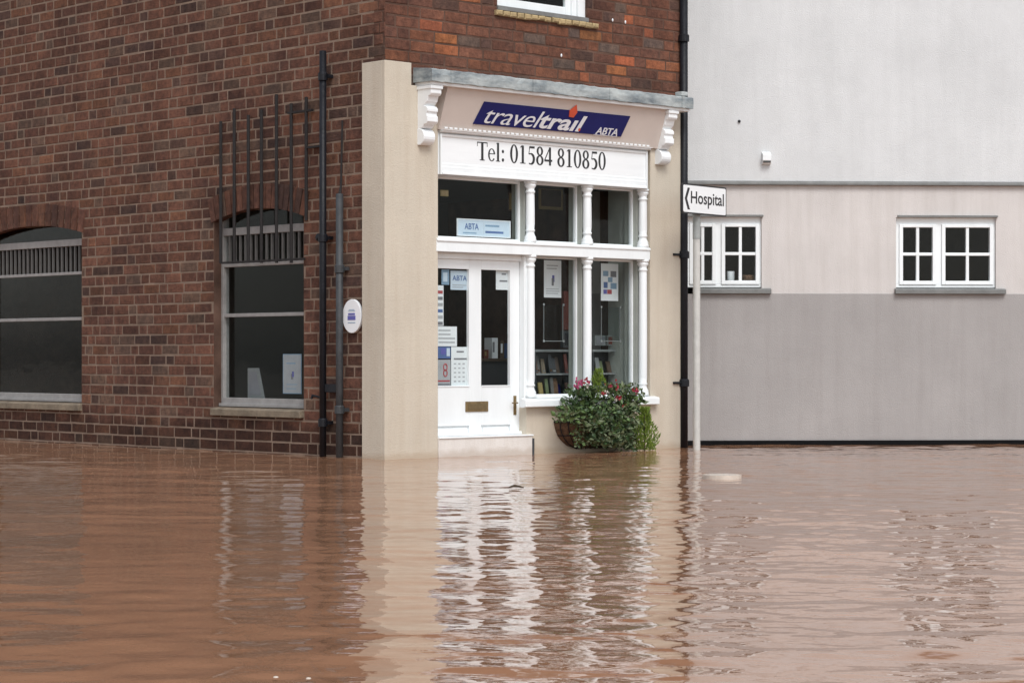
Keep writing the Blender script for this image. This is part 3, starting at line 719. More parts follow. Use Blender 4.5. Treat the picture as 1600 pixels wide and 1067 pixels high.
dsheet('grey card with a red round emblem at the bottom corner of the door pane', 680, 704, 562, 604, 'inklight',
       [(.1, .95, .18, .24, 'inkred'), (.1, .95, .04, .12, 'inkgrey')])
x0, x1, z0, z1 = R4(FA, 688, 702, 566, 590, YDG-.005)
mb = MB()
for rr_, cz in ((1, .68), (1, .30)):
    for p in ring((x0+x1)/2+.01, z0+(z1-z0)*cz, .034, .045, .022, .032, 0, 360, 16): mb.poly(p, YDG-.006, YDG-.003)
ob = bpy.data.objects['door_notice.006'] if 'door_notice.006' in bpy.data.objects else None
if ob: mb.build('emblem', 'inkred', ob, FA)

YW = .34      # hanging posters inside the lower windows
x0, x1, z0, z1 = R4(FA, 850, 877, 407, 465, YW)
sheet('window_poster', 'white poster with small dark figure hanging in the window nearest the door', 'poster', FA, x0, x1, z0, z1, YW, 'paper',
      bars(2, .15, .85, .74, .9, 'inklight', 3) + [(.44, .56, .32, .52, 'inkgrey'), (.47, .60, .42, .60, 'violet')] + bars(3, .12, .9, .08, .26, 'inklight', 4))
x0, x1, z0, z1 = R4(FA, 939, 966, 412, 470, YW)
sheet('window_poster', 'white poster with seven small blue and red photographs hanging in the right hand window', 'poster', FA, x0, x1, z0, z1, YW, 'paper',
      [(.12, .42, .66, .80, 'inkpale'), (.55, .88, .64, .80, 'inkgrey'), (.40, .66, .50, .63, 'inkpale'), (.15, .38, .34, .50, 'inkblue'), (.55, .9, .32, .48, 'inkpale'), (.14, .34, .18, .30, 'violet'), (.36, .62, .18, .30, 'inkred')])
for px0, px1, lb in ((849, 880, 'clear acrylic pocket with steel studs hanging under the poster with the dark figure'), (939, 969, 'clear acrylic pocket with steel studs hanging under the poster of small photographs')):
    x0, x1, z0, z1 = R4(FA, px0, px1, 476 if px0 < 900 else 480, 533, YW)
    t = thing('leaflet_pocket', lb, 'leaflet holder', FA, (x0+x1)/2, YW, z0, 'acrylic pockets hung in the window')
    m = MB(); m.box(x0, x1, YW, YW+.004, z0, z1); m.build('acrylic_sheet', 'acrylic', t, FA)
    m = MB()
    for x in (x0+.006, x1-.006): m.box(x-.004, x+.004, YW-.003, YW+.007, z0, z1)
    m.box(x0, x1, YW-.003, YW+.007, z0-.004, z0+.006); m.build('edge_strip', 'shelf', t, FA)
    for x in (x0, x1):
        for z in (z0, z1):
            m = MB(); m.box(x-.014, x+.014, YW-.014, YW-.003, z-.014, z+.014); m.build('stud', 'steel', t, FA, bevel=.005)
# display rack and leaflets
def rack(px0, px1, lb, seed):
    y = .48; rr = random.Random(seed)
    x0, x1 = PX(FA, px0, y), PX(FA, px1, y); pm = (px0+px1)/2
    za, zb2 = ZSILL-.029, PZ(FA, pm, 546, y)
    t = thing('brochure_rack', lb, 'rack', FA, (x0+x1)/2, y, za, 'brochure racks behind the window')
    m = MB(); m.box(x0, x1, y, y+.22, zb2-.03, zb2); m.box(x0, x1, y, y+.22, (za+zb2)/2-.01, (za+zb2)/2+.01); m.build('shelf', 'shelf', t, FA)
    m = MB(); m.box(x0, x0+.02, y, y+.2, za, zb2-.031); m.box(x1-.02, x1, y, y+.2, za, zb2-.031); m.box(x0+.021, x1-.021, y+.2, y+.21, za, zb2-.031); m.build('side_panel', 'charcoal', t, FA)
    cn = {'redbrown': 'red brown', 'navy': 'navy blue', 'shelf': 'grey', 'ochre': 'ochre', 'leaf2': 'dark green', 'slate': 'slate grey', 'mortar_dark': 'dull brown', 'iron_grey': 'dark grey', 'charcoal': 'black', 'wood': 'dark brown', 'dimgrey': 'mid grey', 'stone': 'tan', 'leaf3': 'grey green', 'coir': 'brown'}
    cols_ = list(cn); _x = ['redbrown', 'inkblue', 'paper', 'ochre', 'leaf2', 'inkgrey', 'inkred', 'paperblue', 'charcoal', 'room', 'wood', 'redbrown']
    for row, (za_, top) in enumerate(((za, (za+zb2)/2-.02), ((za+zb2)/2+.011, zb2-.04))):
        x = x0+.03; rr.shuffle(cols_); ci = 0
        while x < x1-.10:
            w_ = rr.uniform(.045, .08); h = (top-za_)*rr.uniform(.55, .95)
            bk = MB(); ly = y+rr.uniform(.01, .1); mt = cols_[ci]; ci += 1
            bk.add([(x, ly, za_+.001), (x+w_, ly, za_+.001), (x+w_, ly+.04, za_+h), (x, ly+.04, za_+h), (x, ly+.02, za_+.001), (x+w_, ly+.02, za_+.001), (x+w_, ly+.055, za_+h), (x, ly+.055, za_+h)],
                   [(0,1,2,3), (5,4,7,6), (1,5,6,2), (4,0,3,7), (3,2,6,7), (4,5,1,0)])
            bk.cur = 1; bk.box(x+w_*.2, x+w_*.8, ly-.0015, ly+.012, za_+h*.1, za_+h*.22)
            ob = bk.build('brochure', [mt, rr.choice(cols_)], None, FA); tag(ob, cn[mt] + ' brochure on the ' + ('lower', 'upper')[row] + ' shelf of the rack behind the ' + ('window nearest the door' if px0 < 900 else 'right hand window'), 'brochure', 'brochures in the window racks')
            x += w_ + rr.uniform(.01, .05)
    return t
rack(836, 897, 'dark brochure rack behind the window nearest the door', 5)
rack(926, 982, 'dark brochure rack behind the right hand window', 9)
def simple(name, label, cat, mt, px0, px1, py0, py1, y, d=.05, **k):
    x0, x1, z0, z1 = R4(FA, px0, px1, py0, py1, y)
    m = MB(); m.box(x0, x1, y, y+d, z0, z1)
    m.cur = 1; e = min(x1-x0, z1-z0)*.14; m.box(x0+e, x1-e, y-.004, y+.001, z0+e, z1-e)
    return tag(m.build(name, [mt, k.get('m2', mt)], None, FA, bevel=.004), label, cat)
simple('hanging_banner', 'tall red brown banner hanging beside the poster with the dark figure', 'banner', 'redbrown', 881, 893, 455, 515, .7)
simple('monitor', 'dark computer screen on the shelf by the right of the first window', 'monitor', 'charcoal', 880, 897, 517, 543, .62, m2='iron')
simple('picture', 'framed pair of small photographs standing on the right window rack', 'picture', 'shelf', 930, 946, 524, 540, .55, m2='inkgrey')
simple('picture', 'framed reddish photograph on the right window rack, the right one of two', 'picture', 'shelf', 949, 963, 524, 540, .55, m2='redbrown')
simple('wall_card', 'small ochre card high in the left corner of the pane over the door', 'card', 'ochre', 688, 701, 297, 307, .25, d=.004, m2='yellow')
simple('travel_poster', 'dull ochre poster seen high through the middle top pane', 'poster', 'ochre', 842, 880, 292, 328, 1.4, d=.01, m2='wood')
simple('travel_poster', 'narrow brown poster seen high at the right of the pane over the door', 'poster', 'wood', 794, 806, 300, 330, 1.2, d=.01, m2='ochre')
# counter with clutter seen through the door
x0, x1, z0, z1 = R4(FA, 735, 800, 560, 640, 1.6)
t = thing('reception_counter', 'dark wooden counter inside the shop seen through the door pane', 'counter', FA, (x0+x1)/2, 1.6, .2)
m = MB(); m.box(x0-.3, x1+.8, 1.6, 2.1, .201, z1-.04); m.build('front', 'charcoal', t, FA)
m = MB(); m.box(x0-.33, x1+.83, 1.56, 2.14, z1-.039, z1); m.build('top', 'wood', t, FA, bevel=.005)
rr = random.Random(4)
for i, (nm, mt, m2) in enumerate((('ochre', 'ochre', 'paper'), ('light grey', 'inklight', 'inkgrey'), ('red brown', 'redbrown', 'ochre'), ('white', 'paper', 'inkgrey'), ('dark brown', 'wood', 'paper'), ('blue', 'inkblue', 'paper'))):
    x = x0 + .0 + i*.14; h = rr.uniform(.1, .28); m = MB(); m.box(x, x+rr.uniform(.06, .11), 1.65, 1.8, z1+.001, z1+h)
    m.cur = 1; m.box(x+.01, x+.04, 1.645, 1.66, z1+h*.3, z1+h*.8)
    tag(m.build('folder', [mt, m2], None, FA, bevel=.003), nm + ' folder standing on the dark counter inside the shop', 'folder', 'folders on the counter')
# poster and leaning card in the side window
x0, x1, z0, z1 = R4(FB, 443, 472, 553, 615, .2)
sheet('window_poster', 'pale grey blue poster with a tiny dark figure inside the barred side window', 'poster', FB, x0, x1, z0, z1, .19, 'inkpale',
      [(.03, .97, .02, .98, 'inklight'), (.45, .56, .36, .50, 'inkgrey'), (.50, .60, .42, .56, 'violet')] + bars(2, .2, .85, .72, .9, 'inkpale', 6) + bars(3, .2, .85, .1, .26, 'inkpale', 7))
m = MB(); a = PX(FB, 396, .25); b = PX(FB, 404, .25); c = PX(FB, 413, .25); za, zb2 = PZ(FB, 405, 622, .25), PZ(FB, 405, 575, .25)
m.poly([(a-.12, za), (c, za), (b, zb2), (a-.12, zb2)], .25, .262); m.cur = 1; m.poly([(a-.09, za+.04), (c-.06, za+.04), (b-.05, zb2-.04), (a-.09, zb2-.04)], .247, .2505)
tag(m.build('display_card', ['shelf', 'inkgrey'], None, FB), 'slanting grey card standing at the bottom of the barred side window', 'card')

# ================================================================== PIPES, RODS, PLAQUE on the side wall
def pipe(fr, px, pw, py0, yo, label, mt='iron', collars=(), name='drainpipe', zbot=-.45, brackets=True, group=None):
    x, zt = P(fr, px, py0, yo); Y = (fr @ Vector((x, yo, 0))).y; r = pw/2*Y/FPX
    t = thing(name, label, 'pipe', fr, x, yo, zbot, group)
    m = MB(); m.tube([(x, yo, zbot), (x, yo, zt)], r, 16); m.build('pipe', mt, t, fr, smooth=False, bevel=0).data.polygons.foreach_set('use_smooth', [True]*16+[False]*2)
    for pc in collars:
        z = PZ(fr, px, pc, yo); m = MB(); m.lathe(x, yo, [(r*1.05, z-.05), (r*1.35, z-.045), (r*1.35, z+.035), (r*1.05, z+.05)], 16)
        if brackets: m.box(x-r*2.6, x-r*1.0, yo+.02, -.008, z-.02, z+.02); m.box(x+r*1.0, x+r*2.2, yo+.02, -.008, z-.02, z+.02)
        m.build('collar', mt, t, fr)
    return t, x, r
t, xb, rb = pipe(FB, 504.5, 11, 80, -.09, 'tall black iron drainpipe on the dark brick side wall, the longer of its pair', collars=(120, 372, 660))
m = MB(); z = PZ(FB, 495, 371, -.1); m.lathe(0, 0, [(.03, 0), (.045, .02), (.045, .06), (.02, .08)], 14); m.v = [(xb-.10+v[0], -.03-v[2], z+v[1]) for v in m.v]; m.tube([(xb-.1, -.05, z), (xb, -.08, z)], .018); m.build('junction', 'iron', t, FB)
m = MB(); z = PZ(FB, 490, 619, -.1); m.tube([(xb, -.10, z-.02), (xb-.10, -.11, z), (xb-.17, -.11, z+.005), (xb-.17, -.13, z-.03)], [.014, .014, .02, .012], 10); m.build('stub', 'iron', t, FB)
t, xg, rg = pipe(FB, 530.5, 11.5, 303, -.08, 'shorter dull grey pipe on the brick side wall beside the oval plaque', mt='iron_grey', collars=(420, 640))
m = MB(); m.tube([(xg+.0, -.08, PZ(FB, 530, 303, -.08)-.02), (xg-.01, -.05, PZ(FB, 530, 290, -.08)), (xg-.01, -.03, PZ(FB, 530, 188, -.08))], [.02, .013, .012], 8); m.build('upper_rod', 'dull_iron', t, FB)
m = MB(); za, zb2 = PZ(FB, 518, 613, -.08), PZ(FB, 518, 600, -.08); m.box(xb+rb, xg-rg, -.10, -.05, za, zb2); m.build('linking_clip', 'iron', t, FB, bevel=.006)
# thin rods in front of the wall and window head
grille = thing('iron_grille', 'rusty thin upright rods fixed over the brick and the head of the barred side window', 'grille', FB, PX(FB, 440, -.05), -.05, PZ(FB, 440, 411, -.05))
for px, pt in ((345, 190), (366, 170), (388, 180), (408.5, 172), (432, 148), (455, 162), (478.5, 152)):
    x = PX(FB, px, -.05); m = MB(); m.tube([(x, -.05, PZ(FB, px, 411 if px < 470 else 345, -.05)), (x, -.05, PZ(FB, px, pt, -.05))], .02, 8); m.build('rod', 'dull_iron', grille, FB)
for (pa, pb, py) in ((450, 487, 177), (478, 500, 231), (345, 474, 411)):
    m = MB(); z = PZ(FB, pa, py, -.05); m.box(PX(FB, pa, -.05), PX(FB, pb, -.05), -.062, -.02, z-.012, z+.012); m.build('crossbar', 'dull_iron', grille, FB)
# oval plaque
x, z = P(FB, 551, 494, -.03); rx = (PX(FB, 566, -.03)-PX(FB, 537, -.03))/2; rz = .195
t = thing('oval_plaque', 'white oval plaque with small blue printing on the brick beside the cream corner', 'plaque', FB, x, -.03, z-rz)
m = MB(); m.poly([(x+rx*math.cos(2*math.pi*i/40), z+rz*math.sin(2*math.pi*i/40)) for i in range(40)], -.045, -.012); m.build('plate', 'paper', t, FB, bevel=.004)
m = MB(); m.box(x-rx*.42, x+rx*.42, -.0475, -.0445, z-.045, z+.005); m.box(x-rx*.36, x+rx*.36, -.0478, -.0445, z+.012, z+.035)
m.cur = 1; m.box(x-rx*.4, x+rx*.4, -.0471, -.0445, z-.08, z-.07); m.box(x-rx*.3, x+rx*.3, -.0471, -.0445, z+.07, z+.078); m.box(x-rx*.38, x+rx*.38, -.0471, -.0445, z+.055, z+.062)
m.build('printing', ['violet', 'inkpale'], t, FB)

# right hand downpipe at the end of the front
t, xr, rr_ = pipe(FA, 1068.5, 12.5, -30, -.06, 'long black drainpipe between the brick front and the white building', collars=(60, 398, 598), brackets=False)
for py in (398, 598):
    m = MB(); z = PZ(FA, 1060, py, -.06); m.box(PX(FA, 1052, -.055), xr-rr_*.8, -.075, -.047, z-.014, z+.014); m.build('wall_clip', 'iron', t, FA, bevel=.003)

# ================================================================== WHITE BUILDING
wb = thing('white_building', 'white rendered house with lilac grey lower wall and black plinth, right of the brick building', 'building', FC, 0, 0, 0)
Xe = 11.0
zs0, zs1 = PZ(FC, 1140, 289), PZ(FC, 1140, 283)
zsill = PZ(FC, 1140, 459); zw0 = PZ(FC, 1140, 449); zw1 = PZ(FC, 1140, 339)
wins = [(PX(FC, 1072), PX(FC, 1190)), (PX(FC, 1400), PX(FC, 1556))]
mb = MB(); mb.box(-1.2, Xe, -.03, .25, zs1, 7.6); mb.build('upper_wall', 'rwhite', wb, FC)
mb = MB(); mb.prof([(-.06, zs0), (-.06, zs0+.02), (-.045, zs1-.003), (.2, zs1-.003), (.2, zs0)], -1.2, Xe); mb.build('string_course', 'slate', wb, FC)
mb = MB(); holed(mb, -1.2, Xe, zsill, zs0-.002, [(a, b, zsill, zw1) for a, b in wins], 0, .25); mb.build('band_wall', 'rband', wb, FC)
mb = MB(); mb.box(-1.2, Xe, -.012, .25, PZ(FC, 1140, 688), zsill-.002); mb.build('lower_wall', 'rlilac', wb, FC)
mb = MB(); mb.box(-1.2, Xe, -.035, .2, ZB, PZ(FC, 1140, 688)-.002); mb.build('plinth', 'tar', wb, FC, bevel=.004)
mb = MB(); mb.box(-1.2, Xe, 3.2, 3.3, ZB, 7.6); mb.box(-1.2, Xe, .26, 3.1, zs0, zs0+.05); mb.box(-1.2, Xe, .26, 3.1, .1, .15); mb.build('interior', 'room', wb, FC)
mb = MB(); mb.prof([(-.3, 7.6), (-.3, 7.7), (3.6, 9.6), (7.3, 7.7), (7.3, 7.6)][::-1], -1.3, Xe+.2); mb.build('roof', 'roofslate', wb, FC)
def casement(x0, x1):
    y0, y1 = .05, .12; ww = x1-x0; zb_, zt_ = zw0, zw1
    m = MB(); fw = .05; mid = x0 + ww*.435
    m.box(x0, x1, y0-.01, y1, zt_-.09, zt_); m.box(x0, x1, y0-.01, y1, zb_, zb_+.04)
    m.box(x0, x0+fw, y0-.01, y1, zb_+.04, zt_-.09); m.box(x1-fw*.5, x1, y0-.01, y1, zb_+.04, zt_-.09); m.box(mid-.035, mid+.035, y0-.01, y1, zb_+.04, zt_-.09)
    wn = m.build('window', 'whitewood', wb, FC, bevel=.005)
    for a, b in ((x0+fw, mid-.036), (mid+.036, x1-fw*.5)):
        s = MB(); f_ = .05; c = (a+b)/2; q = (zb_+zt_)/2 - .02
        s.box(a, a+f_, y0-.03, y1-.02, zb_+.041, zt_-.091); s.box(b-f_, b, y0-.03, y1-.02, zb_+.041, zt_-.091)
        s.box(a+f_, b-f_, y0-.03, y1-.02, zt_-.091-f_*.8, zt_-.091); s.box(a+f_, b-f_, y0-.03, y1-.02, zb_+.041, zb_+.041+f_)
        s.box(c-.02, c+.02, y0-.02, y1-.03, zb_+.041+f_, zt_-.091-f_*.8); s.box(a+f_, b-f_, y0-.022, y1-.028, q-.02, q+.02)
        s.build('casement', 'whitewood', wn, FC, bevel=.004)
        g = MB(); g.box(a+.02, b-.02, y0+.01, y0+.014, zb_+.06, zt_-.11); g.build('pane', 'glass', wn, FC)
    m = MB(); m.prof([(-.075, zsill-.0), (-.075, zsill+.055), (-.04, zsill+.07), (.14, zw0-.001), (.14, zsill)], x0+(.1 if x0 < 2 else -.02), x1+.12); m.build('sill', 'slate', wn, FC, bevel=.004)
    m = MB(); m.prof([(-.035, zt_+.0), (-.035, zt_+.022), (-.0, zt_+.03), (-.0, zt_)], x0+.02, x1+.02); m.build('head_drip', 'slate', wn, FC)
    return wn
for a, b in wins: casement(a, b)
for (a, py0, py1, mt, lb, cat) in ((1138, 424, 441, 'paper', 'white mug standing on the ledge inside the small paned window', 'mug'), (1166, 430, 441, 'coir', 'low brown bowl on the ledge inside the small paned window', 'bowl')):
    x, z0 = P(FC, a+4, 441, .2); z1 = PZ(FC, a+4, py0, .2); r_ = .05 if cat == 'mug' else .09
    m = MB(); m.lathe(x, .22, [(r_*.8, z0-.01), (r_, z0+.02), (r_*1.05, z1-.01), (r_, z1), (r_*.85, z1), (r_*.8, z0+.03)], 16); tag(m.build(cat, mt, None, FC, smooth=True), lb, cat)
# small white light box and wall hook
x, z = P(FC, 1197, 248, -.05)
t = thing('wall_light', 'small white box lamp on the white wall above the thin ledge line', 'wall lamp', FC, x, -.05, z-.08)
m = MB(); m.prof([(-.12, z-.03), (-.12, z+.05), (-.03, z+.09), (-.03, z-.08), (-.07, z-.08)], x-.055, x+.06); m.build('housing', 'white', t, FC, bevel=.006)
m = MB(); m.box(x-.045, x+.05, -.116, -.072, z-.058, z-.031); m.build('lens', 'iron_grey', t, FC)
x, z = P(FC, 1155, 190, -.03); m = MB(); m.lathe(0, 0, [(.02, 0), (.02, .01), (.01, .03)], 10); m.v = [(x+v[0], -.031-v[2], z+v[1]) for v in m.v]; m.build('wall_anchor', 'iron', wb, FC)
# ================================================================== HOSPITAL SIGN
YS = CAMH*FPX/(702.5-YH); OSX = (1088.5-CX)/FPX*YS
FS = mkframe(OSX, YS, 52)
rs = thing('road_sign', 'white Hospital direction sign with black left arrow on a pale post in the water', 'road sign', FS, 0, 0, -.45)
zc = PZ(FS, 1088, 338); zc2 = PZ(FS, 1088, 374)
m = MB(); m.tube([(0, 0, -.45), (0, 0, zc2)], .046, 20); m.build('post', 'postwhite', rs, FS, smooth=False)
m = MB(); m.tube([(0, 0, zc2), (0, 0, PZ(FS, 1088, 300))], .05, 20); m.build('post_sleeve', 'postgrey', rs, FS)
yo = -.085
sx0, sx1 = PX(FS, 1066, yo), PX(FS, 1135, yo); sz1 = PZ(FS, 1066, 286, yo); sz0 = PZ(FS, 1066, 333, yo)
def rrect(x0, x1, z0, z1, r, n=5):
    o_ = []
    for cx_, cz_, a0 in ((x1-r, z0+r, -90), (x1-r, z1-r, 0), (x0+r, z1-r, 90), (x0+r, z0+r, 180)):
        for i in range(n+1): t_ = R(a0+90*i/n); o_.append((cx_+r*math.cos(t_), cz_+r*math.sin(t_)))
    return o_
m = MB(); m.poly(rrect(sx0, sx1, sz0, sz1, .03), yo, yo+.03); m.build('backing', 'black', rs, FS)
m = MB(); m.poly(rrect(sx0+.022, sx1-.022, sz0+.018, sz1-.020, .02), yo-.004, yo-.0005); m.build('face', 'signwhite', rs, FS)
m = MB(); h = sz1-sz0; L = sx1-sx0
add_text(m, 'Hospital', PX(FS, 1079, yo), PX(FS, 1130.5, yo), sz0+h*.22, sz0+h*.76, yo-.006, th=.003, offset=.012)
cz_ = (sz0+sz1)/2; ax = sx0+.05
m.poly([(ax, cz_), (ax+.065, cz_-h*.36), (ax+.115, cz_-h*.36), (ax+.05, cz_), (ax+.115, cz_+h*.36), (ax+.065, cz_+h*.36)], yo-.006, yo-.003)
m.build('lettering', 'black', rs, FS)
m = MB(); 
for zz in (sz0+.09, sz1-.09): m.box(-.075, .075, yo+.031, .06, zz-.022, zz+.022)
m.build('clip', 'iron_grey', rs, FS, bevel=.003)

# ================================================================== FLOWER BASKET
YB = -.03
bx0_, bx1_ = PX(FA, 879, -.18), PX(FA, 1004, -.2); bc = (bx0_+bx1_)/2; bw = (bx1_-bx0_)/2
bzt = PZ(FA, 880, 659, -.15); bh = .34
hb = thing('hay_rack_planter', 'brown coir wall planter overflowing with leaves and pink and red flowers under the shop window', 'planter', FA, bc, -.03, bzt-bh)
m = MB(); V = []; F = []; na, nz_ = 24, 9
for j in range(nz_):
    t_ = j/(nz_-1); r_ = math.sqrt(max(0, 1-(t_)**2.4))
    for i in range(na+1):
        a_ = math.pi*i/na
        V.append((bc - bw*(.35*r_+.65*(1 if t_ < .999 else .9)*(1-.30*t_*t_))*math.cos(a_), -.032 - .30*r_*math.sin(a_) , bzt - bh*t_))
for j in range(nz_-1):
    for i in range(na): F.append((j*(na+1)+i, j*(na+1)+i+1, (j+1)*(na+1)+i+1, (j+1)*(na+1)+i))
F.append(tuple(range(na, -1, -1))); F.append(tuple((nz_-1)*(na+1)+i for i in range(na+1)))
m.add(V, F); m.build('coir_basket', 'coir', hb, FA, smooth=True)
m = MB()
def bp(i, t_):
    r_ = math.sqrt(max(0, 1-(t_)**2.4)); a_ = math.pi*i
    return (bc - bw*1.01*(.35*r_+.65*(1-.30*t_*t_))*math.cos(a_), -.04-.30*r_*math.sin(a_), bzt - bh*t_)
m.tube([bp(i/24, 0) for i in range(25)], .013, 6); m.tube([bp(i/24, .5) for i in range(25)], .006, 6)
for i in range(1, 12): m.tube([bp(i/12, t_/8) for t_ in range(9)], .006, 6)
m.build('wire_frame', 'iron', hb, FA)
rng = random.Random(11)
def leaf(m, p, size, d=None, wide=.6):
    d = d or Vector((rng.gauss(0, 1), rng.gauss(-.4, 1), rng.gauss(.1, .8))).normalized()
    s_ = d.cross(Vector((rng.gauss(0, 1), rng.gauss(0, 1), rng.gauss(0, 1)))).normalized()*size*wide*.5
    n_ = d.cross(s_).normalized()*size*.12; p = Vector(p)
    m.add([p, p+d*size*.35+s_, p+d*size, p+d*size*.35-s_, p+d*size*.45+n_], [(0, 1, 4), (1, 2, 4), (2, 3, 4), (3, 0, 4)])
def blob(m, px, py, y, rpx, rz, n, size, mats, ry=.16, shell=.45):
    x, z = P(FA, px, py, y); rx_ = rpx*.0107
    for _ in range(int(n*.85)):
        v = Vector((rng.gauss(0, 1), rng.gauss(0, 1), rng.gauss(0, 1))).normalized()*(rng.random()**shell)
        m.cur = rng.choice(mats); leaf(m, (x+v.x*rx_, min(-.05, y+v.y*ry), z+v.z*rz), size*rng.choice((.55, .8, 1, 1.2, 1.6)))
m = MB()
for (px, py, rpx, rz, n, mats) in ((905, 622, 24, .17, 230, (0, 1, 1)), (940, 628, 34, .22, 420, (0, 1, 0, 2)), (975, 635, 28, .22, 330, (0, 1, 0)), (925, 655, 30, .17, 330, (1, 2, 2, 0)),
                               (888, 645, 18, .09, 130, (0, 2)), (958, 668, 34, .26, 620, (0, 1, 1, 2)), (978, 660, 18, .26, 300, (1, 2, 2)), (950, 685, 24, .14, 320, (1, 2, 2)), (975, 688, 20, .12, 220, (1, 2)), (925, 672, 10, .14, 90, (1, 2)), (955, 610, 26, .08, 70, (0, 2)), (982, 620, 14, .07, 40, (0, 2)), (912, 612, 18, .06, 60, (0, 2)),
                               (905, 640, 26, .14, 200, (1, 1, 0)), (990, 620, 14, .14, 90, (2, 0)), (878, 652, 10, .05, 50, (0, 2))):
    blob(m, px, py, -.25 if py < 640 else -.36, rpx, rz, n, .062, mats)
for k in range(85):                                                 # trailing and upright shoots
    px = rng.uniform(893, 988); up = rng.random() < .5; x, z = P(FA, px, 626 if up else 668, -.28)
    d = Vector((rng.gauss(0, .35), rng.gauss(-.1, .2), 1 if up else -1)).normalized(); p = Vector((x, -.28, z))
    for q in range(7):
        p = p + d*.032; m.cur = rng.choice((0, 1, 2)); leaf(m, p, .05)
m.build('foliage', ['leaf1', 'leaf2', 'leaf3'], hb, FA)
def bloom(m, px, py, y, n, r_, size, mats):
    x, z = P(FA, px, py, y)
    for _ in range(n):
        c_ = Vector((x+rng.gauss(0, r_), y+rng.gauss(0, r_*.6), z+rng.gauss(0, r_*.6))); m.cur = rng.choice(mats)
        for k in range(5):
            a_ = 2*math.pi*k/5; leaf(m, c_, size, Vector((math.cos(a_), -.5, math.sin(a_))).normalized(), .9)
for (px, py, n, r_, mats) in ((905, 598, 10, .05, (0,)), (915, 594, 8, .035, (0, 0, 1)), (901, 603, 5, .03, (0,)), (957, 605, 12, .05, (0, 1)), (942, 614, 5, .025, (1,)), (950, 612, 6, .035, (3,)), (993, 610, 7, .028, (0, 1)),
                              (965, 621, 7, .022, (1,)), (963, 624, 3, .015, (3,)), (974, 635, 8, .03, (2,)), (984, 693, 7, .03, (3,)), (916, 604, 2, .015, (3,))):
    m = MB(); bloom(m, px, py, -.36, n, r_, .026, mats); m.build('flower_head', ['pink', 'crimson', 'coral', 'petalwhite'], hb, FA)
def conifer(lb, px, pyb, pyt, y, rpx, n):
    x, zb_ = P(FA, px, pyb, y); zt_ = PZ(FA, px, pyt, y); h_ = zt_-zb_
    t = thing('dwarf_conifer', lb, 'conifer', FA, x, y, zb_)
    m = MB(); m.tube([(x, y, zb_), (x, y, zb_+h_*.8)], [.012, .005], 8); m.build('trunk', 'stem', t, FA)
    m = MB()
    for _ in range(n):
        q = rng.random()**1.1; r_ = rpx*.0107*(1.12-q)**.7*math.sqrt(rng.random())*(1 if q > .1 else .8); a_ = rng.uniform(0, 2*math.pi)
        r_ *= 1 + .35*math.sin(a_*3+q*9); p = (x+r_*math.cos(a_), y+r_*math.sin(a_)*.8, zb_+h_*q*.93); m.cur = 0 if rng.random() < .6 else 1
        leaf(m, p, .05, Vector((math.cos(a_)*.45, math.sin(a_)*.45, 1+rng.gauss(0, .25))).normalized(), .28)
    m.build('crown', ['lime', 'lime2'], t, FA)
conifer('golden green conifer tip rising from the middle of the flower planter', 935, 618, 576, -.26, 10, 420)
conifer('bright green dwarf conifer at the right end of the flower planter, touching the water', 1007, 704, 634, -.44, 18, 1500)

# ================================================================== WATER, ROAD BED, FLOATING BITS
def axis(lo, hi, f, grow=1.25, lim=160):
    a = list(f); st = f[1]-f[0]; x = a[0]
    while x > -lim: x -= st; st *= grow; a.insert(0, x)
    st = f[-1]-f[-2]; x = a[-1]
    while x < lim: x += st; st *= grow; a.append(x)
    return np.array(a)
xs = axis(0, 0, np.arange(-7.2, 7.2, .042))
yy = [5.5]
while yy[-1] < 31.5: yy.append(yy[-1]*1.0024)
ys = axis(0, 0, np.array(yy))
XX, YY = np.meshgrid(xs, ys)
rs_ = np.random.RandomState(5)
def waves(N, lmin, lmax, spread, slope, main=90):
    H_ = np.zeros_like(XX)
    for i in range(N):
        lam = math.exp(rs_.uniform(math.log(lmin), math.log(lmax))); th = R(main) + rs_.normal(0, R(spread))
        k_ = 2*math.pi/lam; ph = rs_.uniform(0, 6.283)
        wx = XX + .25*np.sin(YY*.7+i) ; wy = YY + .22*np.sin(XX*.9+i*1.7) + .1*np.sin(XX*2.3+YY*.5+i)
        H_ += slope*math.sqrt(2/N)/k_*np.sin(k_*(wx*math.cos(th)+wy*math.sin(th))+ph)
    return H_
calm = .75 + .25*np.sin(XX*.55+1.2+.5*np.sin(YY*.4)) * np.cos(YY*.33+.6)
right = 1/(1+np.exp(-(XX-(-.55+ .0*YY))/.5))
gain = (.60 + .62*right) * (.65+.5*calm)
Hh = waves(60, .13, .50, 50, .033)*gain + waves(20, .5, 1.8, 50, .017, 80) + waves(10, 1.5, 4.0, 30, .006, 70)
fade = np.clip((8.5-np.abs(XX))/1.2, 0, 1)*np.clip((33-YY)/2, 0, 1)*np.clip((YY-2)/2, 0, 1)
near = 1/(1+np.exp((YY-10.2)/.7))
Hh += near*waves(9, .45, 1.5, 24, .040, 112)
Hh *= fade
nx, ny = len(xs), len(ys)
co = np.stack([XX, YY, Hh], -1).reshape(-1, 3)
idx = np.arange(nx*ny).reshape(ny, nx)
quads = np.stack([idx[:-1, :-1], idx[:-1, 1:], idx[1:, 1:], idx[1:, :-1]], -1).reshape(-1, 4)
me = bpy.data.meshes.new('flood_water'); me.vertices.add(len(co)); me.vertices.foreach_set('co', co.ravel())
me.loops.add(quads.size); me.loops.foreach_set('vertex_index', quads.ravel())
me.polygons.add(len(quads)); me.polygons.foreach_set('loop_start', np.arange(0, quads.size, 4)); me.polygons.foreach_set('loop_total', np.full(len(quads), 4))
me.polygons.foreach_set('use_smooth', np.ones(len(quads), bool)); me.update(calc_edges=True); me.validate()
